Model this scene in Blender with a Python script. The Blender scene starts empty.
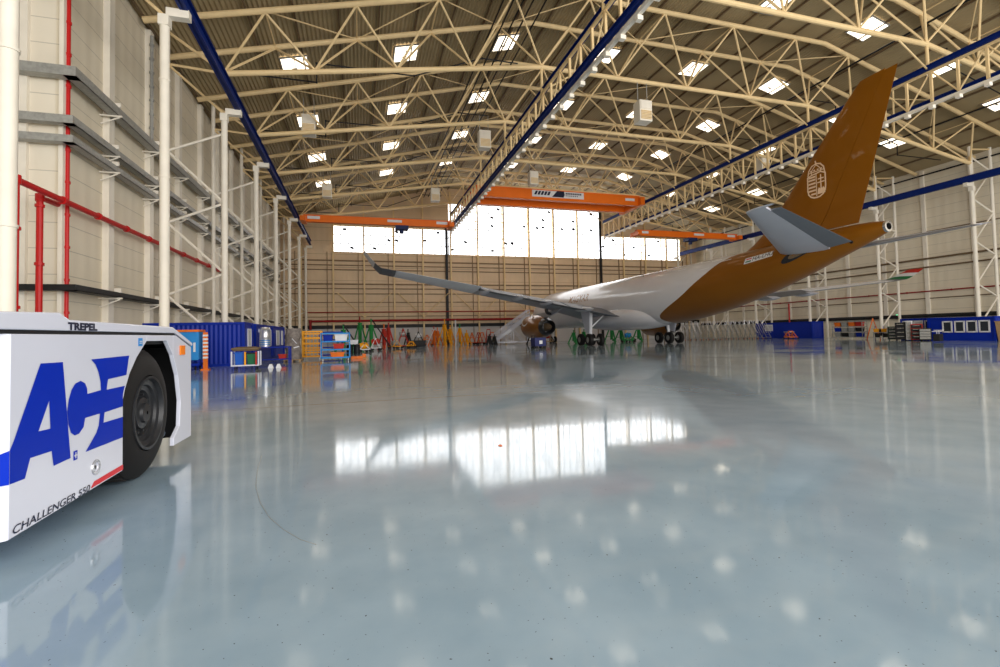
import bpy, bmesh, math, random
from mathutils import Vector, Matrix
random.seed(7)
PI = math.pi
S = bpy.context.scene
COL = S.collection
sin, cos = math.sin, math.cos

# ------------------------------------------------------------------ materials
def nt(name):
    m = bpy.data.materials.new(name); m.use_nodes = True
    n = m.node_tree; b = n.nodes['Principled BSDF']
    return m, n, b
def srgb(r, g, b):
    f = lambda c: (c/255/12.92) if c <= 10 else ((c/255+.055)/1.055)**2.4
    return (f(r), f(g), f(b), 1)
def mat(name, col, rough=.5, metal=0., var=.0, scale=3., bump=0., coat=0., spec=.28):
    """plain surface with a little procedural colour and gloss variation"""
    m, n, b = nt(name)
    b.inputs['Metallic'].default_value = metal
    b.inputs['Coat Weight'].default_value = coat
    b.inputs['Specular IOR Level'].default_value = spec
    tc = n.nodes.new('ShaderNodeTexCoord'); no = n.nodes.new('ShaderNodeTexNoise')
    no.inputs['Scale'].default_value = scale; no.inputs['Detail'].default_value = 4
    n.links.new(tc.outputs['Object'], no.inputs['Vector'])
    r = n.nodes.new('ShaderNodeValToRGB')
    r.color_ramp.elements[0].position = .3; r.color_ramp.elements[1].position = .7
    r.color_ramp.elements[0].color = tuple(c*(1-var) for c in col[:3])+(1,)
    r.color_ramp.elements[1].color = tuple(min(1, c*(1+var)) for c in col[:3])+(1,)
    n.links.new(no.outputs['Fac'], r.inputs['Fac']); n.links.new(r.outputs['Color'], b.inputs['Base Color'])
    mr = n.nodes.new('ShaderNodeMapRange')
    mr.inputs['To Min'].default_value = max(.02, rough-.06); mr.inputs['To Max'].default_value = min(1, rough+.06)
    n.links.new(no.outputs['Fac'], mr.inputs['Value']); n.links.new(mr.outputs['Result'], b.inputs['Roughness'])
    if bump:
        bp = n.nodes.new('ShaderNodeBump'); bp.inputs['Strength'].default_value = bump
        n.links.new(no.outputs['Fac'], bp.inputs['Height']); n.links.new(bp.outputs['Normal'], b.inputs['Normal'])
    return m
def emis(name, col, strength):
    m, n, b = nt(name)
    b.inputs['Base Color'].default_value = (.8, .8, .8, 1)
    b.inputs['Emission Color'].default_value = col; b.inputs['Emission Strength'].default_value = strength
    return m

STEEL = mat('cream_painted_steel', (.80, .60, .32, 1), .5, var=.06, scale=1.5)
STEELW = mat('white_painted_steel', (.84, .78, .67, 1), .45, var=.05, scale=1.2)
GALV = mat('galvanised_steel', (.36, .36, .34, 1), .45, metal=.3, var=.15, scale=6)
DARKST = mat('dark_brown_steel', (.17, .115, .065, 1), .6, var=.15, scale=2)
BLACK = mat('black_paint', (.012, .012, .013, 1), .5, var=.2, scale=5)
RUBBER = mat('tyre_rubber', (.010, .009, .009, 1), .62, var=.3, scale=12, bump=.05)
BLUEST = mat('blue_rail_paint', (.002, .018, .15, 1), .5, var=.1, spec=.15)
ORANGE = mat('orange_crane_paint', (.86, .17, .008, 1), .4, var=.04, scale=.6)
REDP = mat('red_pipe_paint', (.55, .012, .012, 1), .4, var=.08)
DKRED = mat('dark_red_pipe_paint', (.30, .012, .014, 1), .5, var=.1)
WHITE = mat('white_gloss_paint', (.64, .66, .76, 1), .22, var=.015, scale=1.0, coat=.3)
WHT2 = mat('white_satin_paint', (.72, .72, .74, 1), .4, var=.04)
LOGOB = mat('blue_decal', (.0, .022, .40, 1), .35, var=.02, spec=.12)
REDD = mat('red_decal', (.62, .01, .02, 1), .35)
GREEND = mat('green_decal', (.01, .16, .05, 1), .35)
BLKD = mat('black_decal', (.012, .015, .04, 1), .35)
ORANGL = mat('orange_reflector', (.9, .22, .01, 1), .3)
RIM = mat('black_wheel_rim', (.022, .023, .026, 1), .3, var=.2, scale=8)
CHROME = mat('polished_metal', (.62, .62, .64, 1), .2, metal=.95)
CABIN = mat('blue_cabin_paint', (.002, .022, .30, 1), .5, var=.06, scale=1, spec=.15)
GLASSD = mat('dark_window_glass', (.03, .035, .045, 1), .08)
GLASSL = mat('window_blind', (.55, .55, .57, 1), .5, var=.1)
YEL = mat('yellow_paint', (.85, .36, .008, 1), .45, var=.08)
ORG = mat('orange_paint', (.75, .16, .012, 1), .45, var=.08)
REDE = mat('red_equipment_paint', (.45, .025, .015, 1), .45, var=.1)
GRN = mat('green_equipment_paint', (.02, .26, .06, 1), .45, var=.1)
LBLUE = mat('light_blue_paint', (.02, .24, .62, 1), .45, var=.06)
BBLUE = mat('bin_blue_plastic', (.01, .10, .50, 1), .45)
BGREEN = mat('bin_green_plastic', (.012, .13, .05, 1), .45)
GREYC = mat('grey_fabric', (.22, .19, .17, 1), .8, var=.35, scale=5, bump=.4)
WOOD = mat('pale_wood', (.42, .27, .14, 1), .65, var=.15, scale=8)
SILV = mat('silver_sheet_metal', (.72, .72, .74, 1), .3, metal=.8, var=.05)
PLANEG = mat('grey_wing_paint', (.36, .37, .41, 1), .35, var=.03, scale=.7)
PLANEL = mat('light_grey_wing_paint', (.56, .57, .64, 1), .3, var=.03, scale=.7)
PLANED = mat('dark_grey_flap_paint', (.13, .14, .16, 1), .45, var=.08, scale=1.2)
PLANEW = mat('white_aircraft_paint', (.72, .71, .74, 1), .2, var=.02, scale=.6, coat=.4)
PLANEO = mat('lit_white_outer_wing', (.88, .88, .92, 1), .35, var=.02)  # white aileron tone, raised to paint in the light on the wing underside
BROWN = mat('bronze_aircraft_paint', (.27, .094, .003, 1), .32, metal=.35, var=.04, scale=.5, coat=.3)
BROWND = mat('bronze_nacelle_paint', (.22, .08, .006, 1), .3, metal=.25, var=.05, scale=.8, coat=.3)
CRESTM = mat('pale_gold_decal', (.80, .56, .36, 1), .4, var=.04)
SKYM = emis('roof_light_panel', (1, .86, .66, 1), 2.6)
WINM = emis('translucent_window_panel', (.95, .97, 1, 1), 3.0)
EXITM = emis('green_exit_light', (.1, 1, .4, 1), 2.)

def ribbed(name, col, axis, pitch, depth, var=.05, rough=.5, joint=None, joint_pitch=1.15, joint_dark=.7):
    """profiled sheet: bump ribs along one object axis, thin dark joints along another"""
    m, n, b = nt(name)
    b.inputs['Specular IOR Level'].default_value = .2
    L = n.links.new
    tc = n.nodes.new('ShaderNodeTexCoord'); sx = n.nodes.new('ShaderNodeSeparateXYZ'); L(tc.outputs['Object'], sx.inputs[0])
    def math_(op, a, v=None):
        k = n.nodes.new('ShaderNodeMath'); k.operation = op
        if hasattr(a, 'links'): L(a, k.inputs[0])
        else: k.inputs[0].default_value = a
        if v is not None:
            if hasattr(v, 'links'): L(v, k.inputs[1])
            else: k.inputs[1].default_value = v
        return k.outputs[0]
    no = n.nodes.new('ShaderNodeTexNoise'); no.inputs['Scale'].default_value = .35; no.inputs['Detail'].default_value = 5
    L(tc.outputs['Object'], no.inputs['Vector'])
    r = n.nodes.new('ShaderNodeValToRGB')
    r.color_ramp.elements[0].position = .3; r.color_ramp.elements[1].position = .7
    r.color_ramp.elements[0].color = tuple(c*(1-var) for c in col[:3])+(1,)
    r.color_ramp.elements[1].color = tuple(min(1, c*(1+var)) for c in col[:3])+(1,)
    L(no.outputs['Fac'], r.inputs['Fac'])
    out = r.outputs['Color']
    if joint is not None:
        fr = math_('FRACT', math_('DIVIDE', sx.outputs[joint], joint_pitch))
        lt = math_('LESS_THAN', fr, .035)
        mx = n.nodes.new('ShaderNodeMix'); mx.data_type = 'RGBA'
        L(lt, mx.inputs['Factor']); L(out, mx.inputs['A'])
        mx.inputs['B'].default_value = tuple(c*joint_dark for c in col[:3])+(1,)
        out = mx.outputs['Result']
    L(out, b.inputs['Base Color']); b.inputs['Roughness'].default_value = rough
    s = math_('SINE', math_('MULTIPLY', sx.outputs[axis], 2*PI/pitch))
    bp = n.nodes.new('ShaderNodeBump'); bp.inputs['Distance'].default_value = depth; bp.inputs['Strength'].default_value = .8
    L(s, bp.inputs['Height']); L(bp.outputs['Normal'], b.inputs['Normal'])
    return m
WALLM = ribbed('cream_wall_panel', (.78, .70, .55, 1), 1, 1.0, .01, joint=2, joint_pitch=1.18)
WALLB = ribbed('cream_back_wall_panel', (.74, .56, .37, 1), 0, 1.03, .01, joint=2, joint_pitch=2.3)
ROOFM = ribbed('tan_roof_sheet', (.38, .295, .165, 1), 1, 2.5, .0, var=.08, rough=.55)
CABR = ribbed('blue_ribbed_cabin_sheet', (.002, .022, .32, 1), 0, .25, .03, rough=.4)
CABR2 = ribbed('blue_ribbed_cabin_side', (.002, .022, .32, 1), 1, .25, .03, rough=.4)

def floor_material():
    m, n, b = nt('grey_blue_epoxy_floor'); L = n.links.new
    tc = n.nodes.new('ShaderNodeTexCoord')
    def noise(scale, det, vec=None, dist=0):
        k = n.nodes.new('ShaderNodeTexNoise'); k.inputs['Scale'].default_value = scale; k.inputs['Detail'].default_value = det
        k.inputs['Distortion'].default_value = dist
        L(vec or tc.outputs['Object'], k.inputs['Vector']); return k.outputs['Fac']
    def ramp(f, p0, c0, p1, c1):
        r = n.nodes.new('ShaderNodeValToRGB'); e = r.color_ramp.elements
        e[0].position = p0; e[1].position = p1; e[0].color = c0; e[1].color = c1
        L(f, r.inputs['Fac']); return r.outputs['Color']
    def mix(f, a, c, mode='MIX'):
        k = n.nodes.new('ShaderNodeMix'); k.data_type = 'RGBA'; k.blend_type = mode
        if hasattr(f, 'links'): L(f, k.inputs['Factor'])
        else: k.inputs['Factor'].default_value = f
        L(a, k.inputs['A'])
        if hasattr(c, 'links'): L(c, k.inputs['B'])
        else: k.inputs['B'].default_value = c
        return k.outputs['Result']
    base = ramp(noise(.10, 3, dist=.6), .42, FLOOR_A, .60, FLOOR_B)
    big = ramp(noise(.045, 2, dist=1.2), .50, (0, 0, 0, 1), .56, (1, 1, 1, 1))
    c = mix(big, base, FLOOR_C)
    c = mix(.22, c, ramp(noise(1.3, 6), .35, (.24, .32, .39, 1), .7, (.50, .60, .68, 1)))
    specks = ramp(noise(45, 1), .74, (0, 0, 0, 1), .78, (1, 1, 1, 1))
    c = mix(specks, c, (.04, .05, .055, 1))
    # cast joints every ten metres or so
    sx = n.nodes.new('ShaderNodeSeparateXYZ'); L(tc.outputs['Object'], sx.inputs[0])
    jo = None
    for ax, pit, off in ((1, 20.6, 8.3),):
        a = n.nodes.new('ShaderNodeMath'); a.operation = 'ADD'; a.inputs[1].default_value = off; L(sx.outputs[ax], a.inputs[0])
        d = n.nodes.new('ShaderNodeMath'); d.operation = 'DIVIDE'; d.inputs[1].default_value = pit; L(a.outputs[0], d.inputs[0])
        f = n.nodes.new('ShaderNodeMath'); f.operation = 'FRACT'; L(d.outputs[0], f.inputs[0])
        l = n.nodes.new('ShaderNodeMath'); l.operation = 'LESS_THAN'; l.inputs[1].default_value = .0035; L(f.outputs[0], l.inputs[0])
        if jo is None: jo = l.outputs[0]
        else:
            x = n.nodes.new('ShaderNodeMath'); x.operation = 'MAXIMUM'; L(jo, x.inputs[0]); L(l.outputs[0], x.inputs[1]); jo = x.outputs[0]
    c = mix(jo, c, (.20, .25, .28, 1))
    L(c, b.inputs['Base Color'])
    rr = ramp(noise(.25, 4, dist=.8), .35, (.045,)*3+(1,), .7, (.13,)*3+(1,))
    L(rr, b.inputs['Roughness'])
    b.inputs['Specular IOR Level'].default_value = .5
    b.inputs['IOR'].default_value = 1.5
    mp = n.nodes.new('ShaderNodeMapping'); mp.inputs['Scale'].default_value = (1, 1, 1); L(tc.outputs['Object'], mp.inputs['Vector'])
    bp = n.nodes.new('ShaderNodeBump'); bp.inputs['Distance'].default_value = .004; bp.inputs['Strength'].default_value = .35
    L(noise(.8, 2, mp.outputs['Vector']), bp.inputs['Height']); L(bp.outputs['Normal'], b.inputs['Normal'])
    return m
FLOOR_A = (.245, .350, .440, 1); FLOOR_B = (.325, .425, .510, 1); FLOOR_C = (.395, .455, .510, 1)
FLOORM = floor_material()

# ------------------------------------------------------------------ mesh helpers
class MB:
    def __init__(s): s.v = []; s.f = []; s.mi = []
    def add(s, vs, fs, mi=0):
        o = len(s.v); s.v += [tuple(v) for v in vs]; s.f += [tuple(i+o for i in f) for f in fs]; s.mi += [mi]*len(fs); return s
    def box(s, x0, x1, y0, y1, z0, z1, mi=0):
        v = [(x, y, z) for z in (z0, z1) for y in (y0, y1) for x in (x0, x1)]
        return s.add(v, [(0, 2, 3, 1), (4, 5, 7, 6), (0, 1, 5, 4), (2, 6, 7, 3), (0, 4, 6, 2), (1, 3, 7, 5)], mi)
    def cbox(s, c, d, mi=0):
        return s.box(c[0]-d[0]/2, c[0]+d[0]/2, c[1]-d[1]/2, c[1]+d[1]/2, c[2]-d[2]/2, c[2]+d[2]/2, mi)
    def frame(s, p, q):
        p = Vector(p); q = Vector(q); d = (q-p).normalized()
        u = d.cross(Vector((0, 0, 1)))
        if u.length < 1e-4: u = Vector((1, 0, 0))
        u.normalize(); return p, q, u, u.cross(d)
    def bar(s, p, q, w, h=None, mi=0):
        h = h or w; p, q, u, v = s.frame(p, q)
        vs = [a+u*sx*w/2+v*sy*h/2 for a in (p, q) for sx, sy in ((-1, -1), (1, -1), (1, 1), (-1, 1))]
        return s.add(vs, [(0, 1, 5, 4), (1, 2, 6, 5), (2, 3, 7, 6), (3, 0, 4, 7), (3, 2, 1, 0), (4, 5, 6, 7)], mi)
    def tube(s, p, q, r, r2=None, n=8, mi=0, cap=True):
        r2 = r if r2 is None else r2; p, q, u, v = s.frame(p, q)
        vs = [a+(u*cos(2*PI*k/n)+v*sin(2*PI*k/n))*rr for a, rr in ((p, r), (q, r2)) for k in range(n)]
        fs = [(k, (k+1) % n, n+(k+1) % n, n+k) for k in range(n)]
        if cap: fs += [tuple(range(n-1, -1, -1)), tuple(range(n, 2*n))]
        return s.add(vs, fs, mi)
    def path(s, pts, r, n=8, mi=0):
        for a, b in zip(pts, pts[1:]): s.tube(a, b, r, n=n, mi=mi)
        return s
    def rings(s, rs, closed=True, cap=True, mi=0):
        n = len(rs[0]); vs = [p for r in rs for p in r]; fs = []
        for i in range(len(rs)-1):
            for k in range(n if closed else n-1):
                k2 = (k+1) % n; fs.append((i*n+k, i*n+k2, (i+1)*n+k2, (i+1)*n+k))
        if cap and closed: fs += [tuple(range(n-1, -1, -1)), tuple(range((len(rs)-1)*n, len(rs)*n))]
        return s.add(vs, fs, mi)
    def lathe(s, prof, o, ax, n=24, mi=0, cap=False):
        """prof = [(distance along axis, radius)]"""
        o = Vector(o); a = Vector(ax).normalized(); _, _, u, v = s.frame(o, o+a)
        rs = [[o+a*t+(u*cos(2*PI*k/n)+v*sin(2*PI*k/n))*r for k in range(n)] for t, r in prof]
        return s.rings(rs, cap=cap, mi=mi)
    def prism(s, poly, fn, d0, d1, mi=0):
        """poly in 2-D, fn(a, b, d) -> 3-D"""
        n = len(poly); vs = [fn(a, b, d) for d in (d0, d1) for a, b in poly]
        return s.add(vs, [tuple(range(n-1, -1, -1)), tuple(range(n, 2*n))]+[(k, (k+1) % n, n+(k+1) % n, n+k) for k in range(n)], mi)
    def build(s, name, m, parent=None, smooth=False, loc=None, bevel=0, angle=.6):
        me = bpy.data.meshes.new(name); bm = bmesh.new()
        vs = [bm.verts.new(v) for v in s.v]
        for f, mi in zip(s.f, s.mi):
            try: fc = bm.faces.new([vs[i] for i in f]); fc.material_index = mi
            except ValueError: pass
        bmesh.ops.recalc_face_normals(bm, faces=bm.faces)
        if smooth:
            for f in bm.faces: f.smooth = True
            for e in bm.edges:
                if len(e.link_faces) == 2 and e.calc_face_angle(0) > angle: e.smooth = False
        bm.to_mesh(me); bm.free()
        for mm in (m if isinstance(m, (list, tuple)) else [m]): me.materials.append(mm)
        o = bpy.data.objects.new(name, me); COL.objects.link(o)
        if parent is not None: o.parent = parent
        if loc: o.location = loc
        if bevel:
            b = o.modifiers.new('bevel', 'BEVEL'); b.width = bevel; b.segments = 2; b.limit_method = 'ANGLE'
        return o
def tag(o, label=None, cat=None, group=None, kind=None):
    if label: o['label'] = label
    if cat: o['category'] = cat
    if group: o['group'] = group
    if kind: o['kind'] = kind
    return o
def thing(name, label, cat, loc=(0, 0, 0), rz=0, group=None):
    o = bpy.data.objects.new(name, None); o.empty_display_size = .3
    COL.objects.link(o); o.location = loc; o.rotation_euler = (0, 0, rz)
    return tag(o, label, cat, group)
def struct(o): o['kind'] = 'structure'; return o
KIDS = {}
def copy_tree(o, parent=None):
    c = o.copy(); COL.objects.link(c)
    if parent is not None: c.parent = parent
    for ch in list(o.children): copy_tree(ch, c)
    return c
def place(o, label, loc, rz=0, group=None):
    o['label'] = label; o.location = loc; o.rotation_euler = (0, 0, rz)
    if group: o['group'] = group
    return o
def repeats(maker, spots, group=None):
    """maker() builds the first; spots = [(label, loc, rz)]"""
    out = []
    for i, (label, loc, rz) in enumerate(spots):
        o = maker() if i == 0 else copy_tree(out[0])
        out.append(place(o, label, loc, rz, group))
    return out
def text_geo(body, height, offset=0., shear=0.):
    cu = bpy.data.curves.new('lettering', 'FONT'); cu.body = body; cu.size = 1; cu.offset = offset; cu.shear = shear
    ob = bpy.data.objects.new('lettering', cu); COL.objects.link(ob)
    dg = bpy.context.evaluated_depsgraph_get(); me = ob.evaluated_get(dg).to_mesh()
    vs = [tuple(v.co) for v in me.vertices]; fs = [tuple(p.vertices) for p in me.polygons]
    ob.evaluated_get(dg).to_mesh_clear(); bpy.data.objects.remove(ob); bpy.data.curves.remove(cu)
    x0 = min(v[0] for v in vs); x1 = max(v[0] for v in vs); y0 = min(v[1] for v in vs); y1 = max(v[1] for v in vs)
    k = height/(y1-y0)
    return [((v[0]-x0)*k, (v[1]-y0)*k) for v in vs], fs, (x1-x0)*k

# ------------------------------------------------------------------ camera
cam = bpy.data.cameras.new('camera'); co = bpy.data.objects.new('camera', cam); COL.objects.link(co)
cam.sensor_width = 36; cam.lens = 477.85*36/1000; cam.shift_y = -15.4/1000; cam.clip_end = 500; cam.clip_start = .1
Rr = Vector((.959482, -.280914, -.0219455)); Ru = Vector((.0115807, -.0385039, .9991913)); Rf = Vector((.281532, .958960, .0336906))
co.matrix_world = Matrix(((Rr.x, Ru.x, -Rf.x, 0), (Rr.y, Ru.y, -Rf.y, 0), (Rr.z, Ru.z, -Rf.z, 1.59), (0, 0, 0, 1)))
S.camera = co

# ------------------------------------------------------------------ layout numbers (metres)
XL, XR = -8.65, 65.65             # inner column lines
XWL, XWR = -13.0, 70.5            # side walls
YB = 87.3                         # back wall
Y0, SP = 4.877, 10.3              # frame k stands at Y0 + k*SP
FY = lambda k: Y0+k*SP
YF = -14.
XA, XB = 14.5, 42.5               # inner hanger lines
def zbot(x): return 19.7+(x-XL)*.158 if x < XA else (23.36 if x <= XB else 23.36-(x-XB)*.167)
def ztop(x): return 28.5-(XA-x)*.257 if x < XA else (28.5 if x <= XB else 28.5-(x-XB)*.257)
def zroof(x): return ztop(x)+.42

# ------------------------------------------------------------------ setting
f = MB(); f.add([(XWL-9, YF-12, 0), (XWR+1, YF-12, 0), (XWR+1, YB+.3, 0), (XWL-9, YB+.3, 0)], [(0, 1, 2, 3)])
struct(f.build('floor', FLOORM))
# corrugated roof sheets
rf = MB(); xs = [XWL-.3]; st = .15; prof = []
x = XWL-9.2
while x < XWR+.5:
    i = int(round((x-XWL)/st)); prof.append((x, zroof(x)+(.09 if (i//1) % 2 else 0))); x += st
for (a, za), (b, zb) in zip(prof, prof[1:]):
    rf.add([(a, YF, za), (b, YF, zb), (b, YB+.3, zb), (a, YB+.3, za)], [(0, 1, 2, 3)])
top = [(prof[0][0], YF), (XA, YF), (XB, YF), (prof[-1][0], YF)]
for (a, _), (b, _) in zip(top, top[1:]):
    rf.add([(a, YF, zroof(a)+.3), (b, YF, zroof(b)+.3), (b, YB+.3, zroof(b)+.3), (a, YB+.3, zroof(a)+.3)], [(0, 1, 2, 3)])
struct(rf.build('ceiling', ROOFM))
pu = MB()
for x in [XWL+.3+i*2.87 for i in range(30)]:
    if x < XWR: pu.box(x-.05, x+.05, YF, YB, zroof(x)-.20, zroof(x)-.01)
struct(pu.build('ceiling_purlins', DARKST))
# left wall with the return that faces the camera
YC = 26.3
w = MB(); w.box(XWL-.25, XWL, YC, YB+.3, 0, zroof(XWL)+.05); struct(w.build('wall_left', WALLM))
w = MB(); w.box(XWL-9.2, XWL-.25, YC, YC+.2, 0, 22); struct(w.build('wall_left_return', ribbed('cream_return_wall_panel', (.80, .73, .60, 1), 0, 1.0, .01, joint=2, joint_pitch=1.18)))
w = MB(); w.box(XWL-9.4, XWL-9.2, YF, YC+.2, 0, 20.6); struct(w.build('wall_left_front', WALLM))
w = MB(); w.box(XWR, XWR+.25, YF, YB+.3, 0, zroof(XWR)+.05); struct(w.build('wall_right', WALLM))
# back wall around the glazing
WX0, WX1, WXa, WXb = -4.3, 66.35, 15.95, 47.3
WZ0, WZ1, WZ2 = 16.5, 21.15, 26.3
w = MB()
w.box(XWL-.2, XWR+.2, YB, YB+.25, 0, WZ0)
w.box(XWL-.2, WX0, YB, YB+.25, WZ0, WZ1); w.box(WX1, XWR+.2, YB, YB+.25, WZ0, WZ1)
def gable(x0, x1, z0):
    ps = [x0]+[p for p in (XA, XB) if x0 < p < x1]+[x1]
    poly = [(x0, z0), (x1, z0)]+[(p, zroof(p)+.05) for p in reversed(ps)]
    w.prism(poly, lambda a, b, d: (a, YB+d, b), 0, .25)
gable(XWL-.2, WXa, WZ1); gable(WXa, WXb, WZ2); gable(WXb, XWR+.2, WZ1)
struct(w.build('wall_back', WALLB))
w = MB(); w.box(XWL+.05, XWR-.05, YB-.05, YB, 0, 3.15); struct(w.build('wall_back_skirt', mat('pale_grey_skirt_panel', (.60, .58, .58, 1), .6, var=.08, scale=.4)))
# glazing: three windows, each with muntins, panes and a few open vents
def window(n, x0, x1, z0, z1, seed):
    r = random.Random(seed)
    fr = MB(); W = x1-x0; nx = max(1, round(W/5.15)); px = W/nx
    for i in range(nx+1): fr.cbox((x0+i*px, YB-.02, (z0+z1)/2), (.14, .24, z1-z0))
    fr.cbox(((x0+x1)/2, YB-.02, z0), (W+.3, .26, .14)); fr.cbox(((x0+x1)/2, YB-.02, z1), (W+.3, .26, .14))
    win = struct(fr.build('window_%d' % n, STEEL))
    pn = MB(); pn.box(x0, x1, YB+.1, YB+.14, z0, z1); struct(pn.build('window_pane', WINM, win))
    mu = MB()
    for i in range(nx*4):
        if i % 4: mu.cbox((x0+i*px/4, YB+.07, (z0+z1)/2), (.11, .05, z1-z0))
    nz = round((z1-z0)/1.55)
    for i in range(1, nz): mu.cbox(((x0+x1)/2, YB+.07, z0+(z1-z0)*i/nz), (W, .05, .12))
    struct(mu.build('window_muntins', GALV, win))
    ve = MB()
    for i in range(nx):
        for k in range(max(1, int((z1-z0)/2.3))):
            vx = x0+(i+r.choice((.14, .38, .62, .87)))*px; vz = z0+(z1-z0)*r.choice([(j+.5)/nz for j in range(nz)])
            ve.bar((vx-.3, YB-.05, vz+.18), (vx+.3, YB-.05, vz+r.choice((.18, -.1))), .05, .42)
    struct(ve.build('window_vents', BLACK, win))
window(1, WX0, WXa, WZ0, WZ1, 1); window(2, WXa, WXb, WZ0, WZ2, 2); window(3, WXb, WX1, WZ0, WZ1, 5)

GIRT = mat('brown_girt_steel', (.25, .165, .09, 1), .6, var=.15, scale=2)
# trims on the walls: posts, girts, wind braces, dark door edges
t = MB()
bx = [WX0+i*5.15 for i in range(-1, 15)]
for x in bx:
    t.box(x-.14, x+.14, YB-.55, YB-.3, 0, ztop(x)-.3)
struct(t.build('trim_1', STEEL))
t = MB()
for x in bx: t.box(x-1.04, x-.96, YB-.3, YB-.05, 0, WZ0)
struct(t.build('trim_2', GIRT))
t = MB()
for z, h in ((15.0, .22), (14.2, .16), (13.4, .16), (10.9, .22), (10.1, .16), (9.2, .14), (7.7, .12), (5.2, .12), (4.6, .08)):
    t.box(XWL+.1, XWR-.1, YB-.28, YB-.06, z-h/2, z+h/2)
struct(t.build('trim_3', GIRT))
t = MB(); t.box(XWL+.1, XWR-.1, YB-.34, YB-.05, 3.15, 3.75); struct(t.build('trim_4', BLACK))
t = MB()
for x in (15.5, 47.1): t.box(x-.22, x+.22, YB-.6, YB-.3, 0, 22 if x < 20 else 27)
struct(t.build('trim_5', BLACK))
t = MB()
for i in range(1, 15, 2):
    x = WX0+(i+1)*5.15-5.15
    t.tube((x, YB-.7, 5.0), (x-4.6, YB-.7, 9.4), .07, n=6); t.tube((x, YB-.7, 5.0), (x+4.6, YB-.7, 9.4), .07, n=6)
struct(t.build('trim_6', STEEL))
t = MB()
for i, y in enumerate([30.2+k*5.15 for k in range(12)]): t.box(XWL, XWL+.3, y-.28, y+.28, 0, zroof(XWL)-.2)
t.box(XWL-.05, XWL+.12, YC-.15, YC+.25, 0, zroof(XWL)-.2)
t.box(XWL-2.0, XWL-1.2, YC-.2, YC, 0, 20); t.box(XWL-5.4, XWL-4.7, YC-.2, YC, 0, 20)
struct(t.build('trim_7', STEELW))
t = MB()
for k in range(18):
    y = FY(k*.5)+2.6; t.box(XWR-.22, XWR, y-.22, y+.22, 0, zroof(XWR)-.2)
for z in (3.0,): pass
struct(t.build('trim_8', STEELW))
t = MB()
for z in (13.6, 5.0): t.box(XWR-.12, XWR, YF, YB, z-.06, z+.06)
struct(t.build('trim_9', DARKST))

# ------------------------------------------------------------------ roof trusses
BX = [XL+(XA-XL)*i/4 for i in range(4)]+[XA+(XB-XA)*i/4 for i in range(4)]+[XB+(XR-XB)*i/4 for i in range(5)]
TX = [(a+b)/2 for a, b in zip(BX, BX[1:])]
WT = 2.05
def make_truss():
    r = thing('roof_truss', '', 'roof truss')
    b = MB(); b.path([(XL, 0, zbot(XL)), (XA, 0, zbot(XA)), (XB, 0, zbot(XB)), (XR, 0, zbot(XR))], .19, n=10); b.build('bottom_chord', STEEL, r, True)
    for s in (-1, 1):
        b = MB(); b.path([(x, s*WT, ztop(x)-.1) for x in (XWL+.4, XA, XB, XWR-.4)], .2, n=10); b.build('top_chord', STEEL, r, True)
    for s in (-1, 1):
        for i, tx in enumerate(TX):
            for bx_ in (BX[i], BX[i+1]):
                b = MB(); b.tube((bx_, 0, zbot(bx_)+.1), (tx, s*WT, ztop(tx)-.2), .085, n=6); b.build('web_bar', STEEL, r, True)
    b = MB()
    for i, tx in enumerate(TX):
        b.tube((tx, -WT, ztop(tx)-.1), (tx, WT, ztop(tx)-.1), .06, n=6)
    for i in range(len(TX)-1):
        s = 1 if i % 2 else -1
        b.tube((TX[i], s*WT, ztop(TX[i])-.1), (TX[i+1], -s*WT, ztop(TX[i+1])-.1), .05, n=6)
    b.build('cross_bracing', STEEL, r)
    return r
ORD = ['nearest to the camera', 'second from the camera', 'third from the camera', 'fourth from the camera', 'fifth from the camera', 'farthest, close to the back wall']
repeats(make_truss, [('cream tubular roof truss, %s' % ORD[i], (0, FY(i+2), 0), 0) for i in range(6)], 'cream roof trusses across the hangar')

# ------------------------------------------------------------------ steel columns
def make_column(side, full=True):
    r = thing('steel_column', '', 'column')
    zt = 16.9 if side < 0 else 21.4; zo = 22.2 if side < 0 else 21.6; o = 3.35*side
    b = MB(); b.tube((0, 0, 0), (0, 0, zt), .2, n=14)
    for k in range(1, 4 if side < 0 else 5): b.tube((0, 0, k*4.6), (0, 0, k*4.6+.08), .23, n=14)
    b.tube((0, 0, 0), (0, 0, .05), .4, n=12); b.build('inner_leg', STEELW, r, True)
    b = MB(); b.tube((o, 0, 0), (o, 0, zo), .16, n=12); b.tube((o, 0, 0), (o, 0, .05), .34, n=12)
    if full: b.build('outer_leg', STEELW, r, True)
    z = 1.3
    while full and z < 20.5:
        for p, q in (((0, 0, z), (o, 0, z+3.3)), ((o, 0, z+3.3), (0, 0, z+4.75))):
            if q[2] < (17.5 if side < 0 else 22): b = MB(); b.tube(p, q, .085, n=6); b.build('brace', STEELW, r, True)
        z += 4.75
    b = MB(); b.box(-.22, .22, -.22, .22, 16.4, 16.9); b.box(-side*1.05 if side > 0 else .1, -.1 if side > 0 else 1.05, -.2, .2, 16.85, 17.25); b.build('rail_bracket', STEELW, r)
    b = MB(); 
    if side > 0: b.path([(o*1.0, 0, zt), (0, 0, zt-.3), (-side*.2, 0, 19.6)], .1, n=6)
    else: b.tube((o, 0, 19.9), (0, 0, 19.7), .09, n=6); b.tube((o, 0, 22.1), (0, 0, 19.75), .1, n=6); b.tube((o, 0, 19.9), (0, 0, 16.9), .08, n=6)
    b.build('head_brace', STEEL, r, True)
    return r
ol = ['at the left edge of the view', 'second, rising above the white tug', 'third, behind the blue cabins', 'fourth', 'fifth', 'sixth', 'seventh', 'last, by the back corner']
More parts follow.
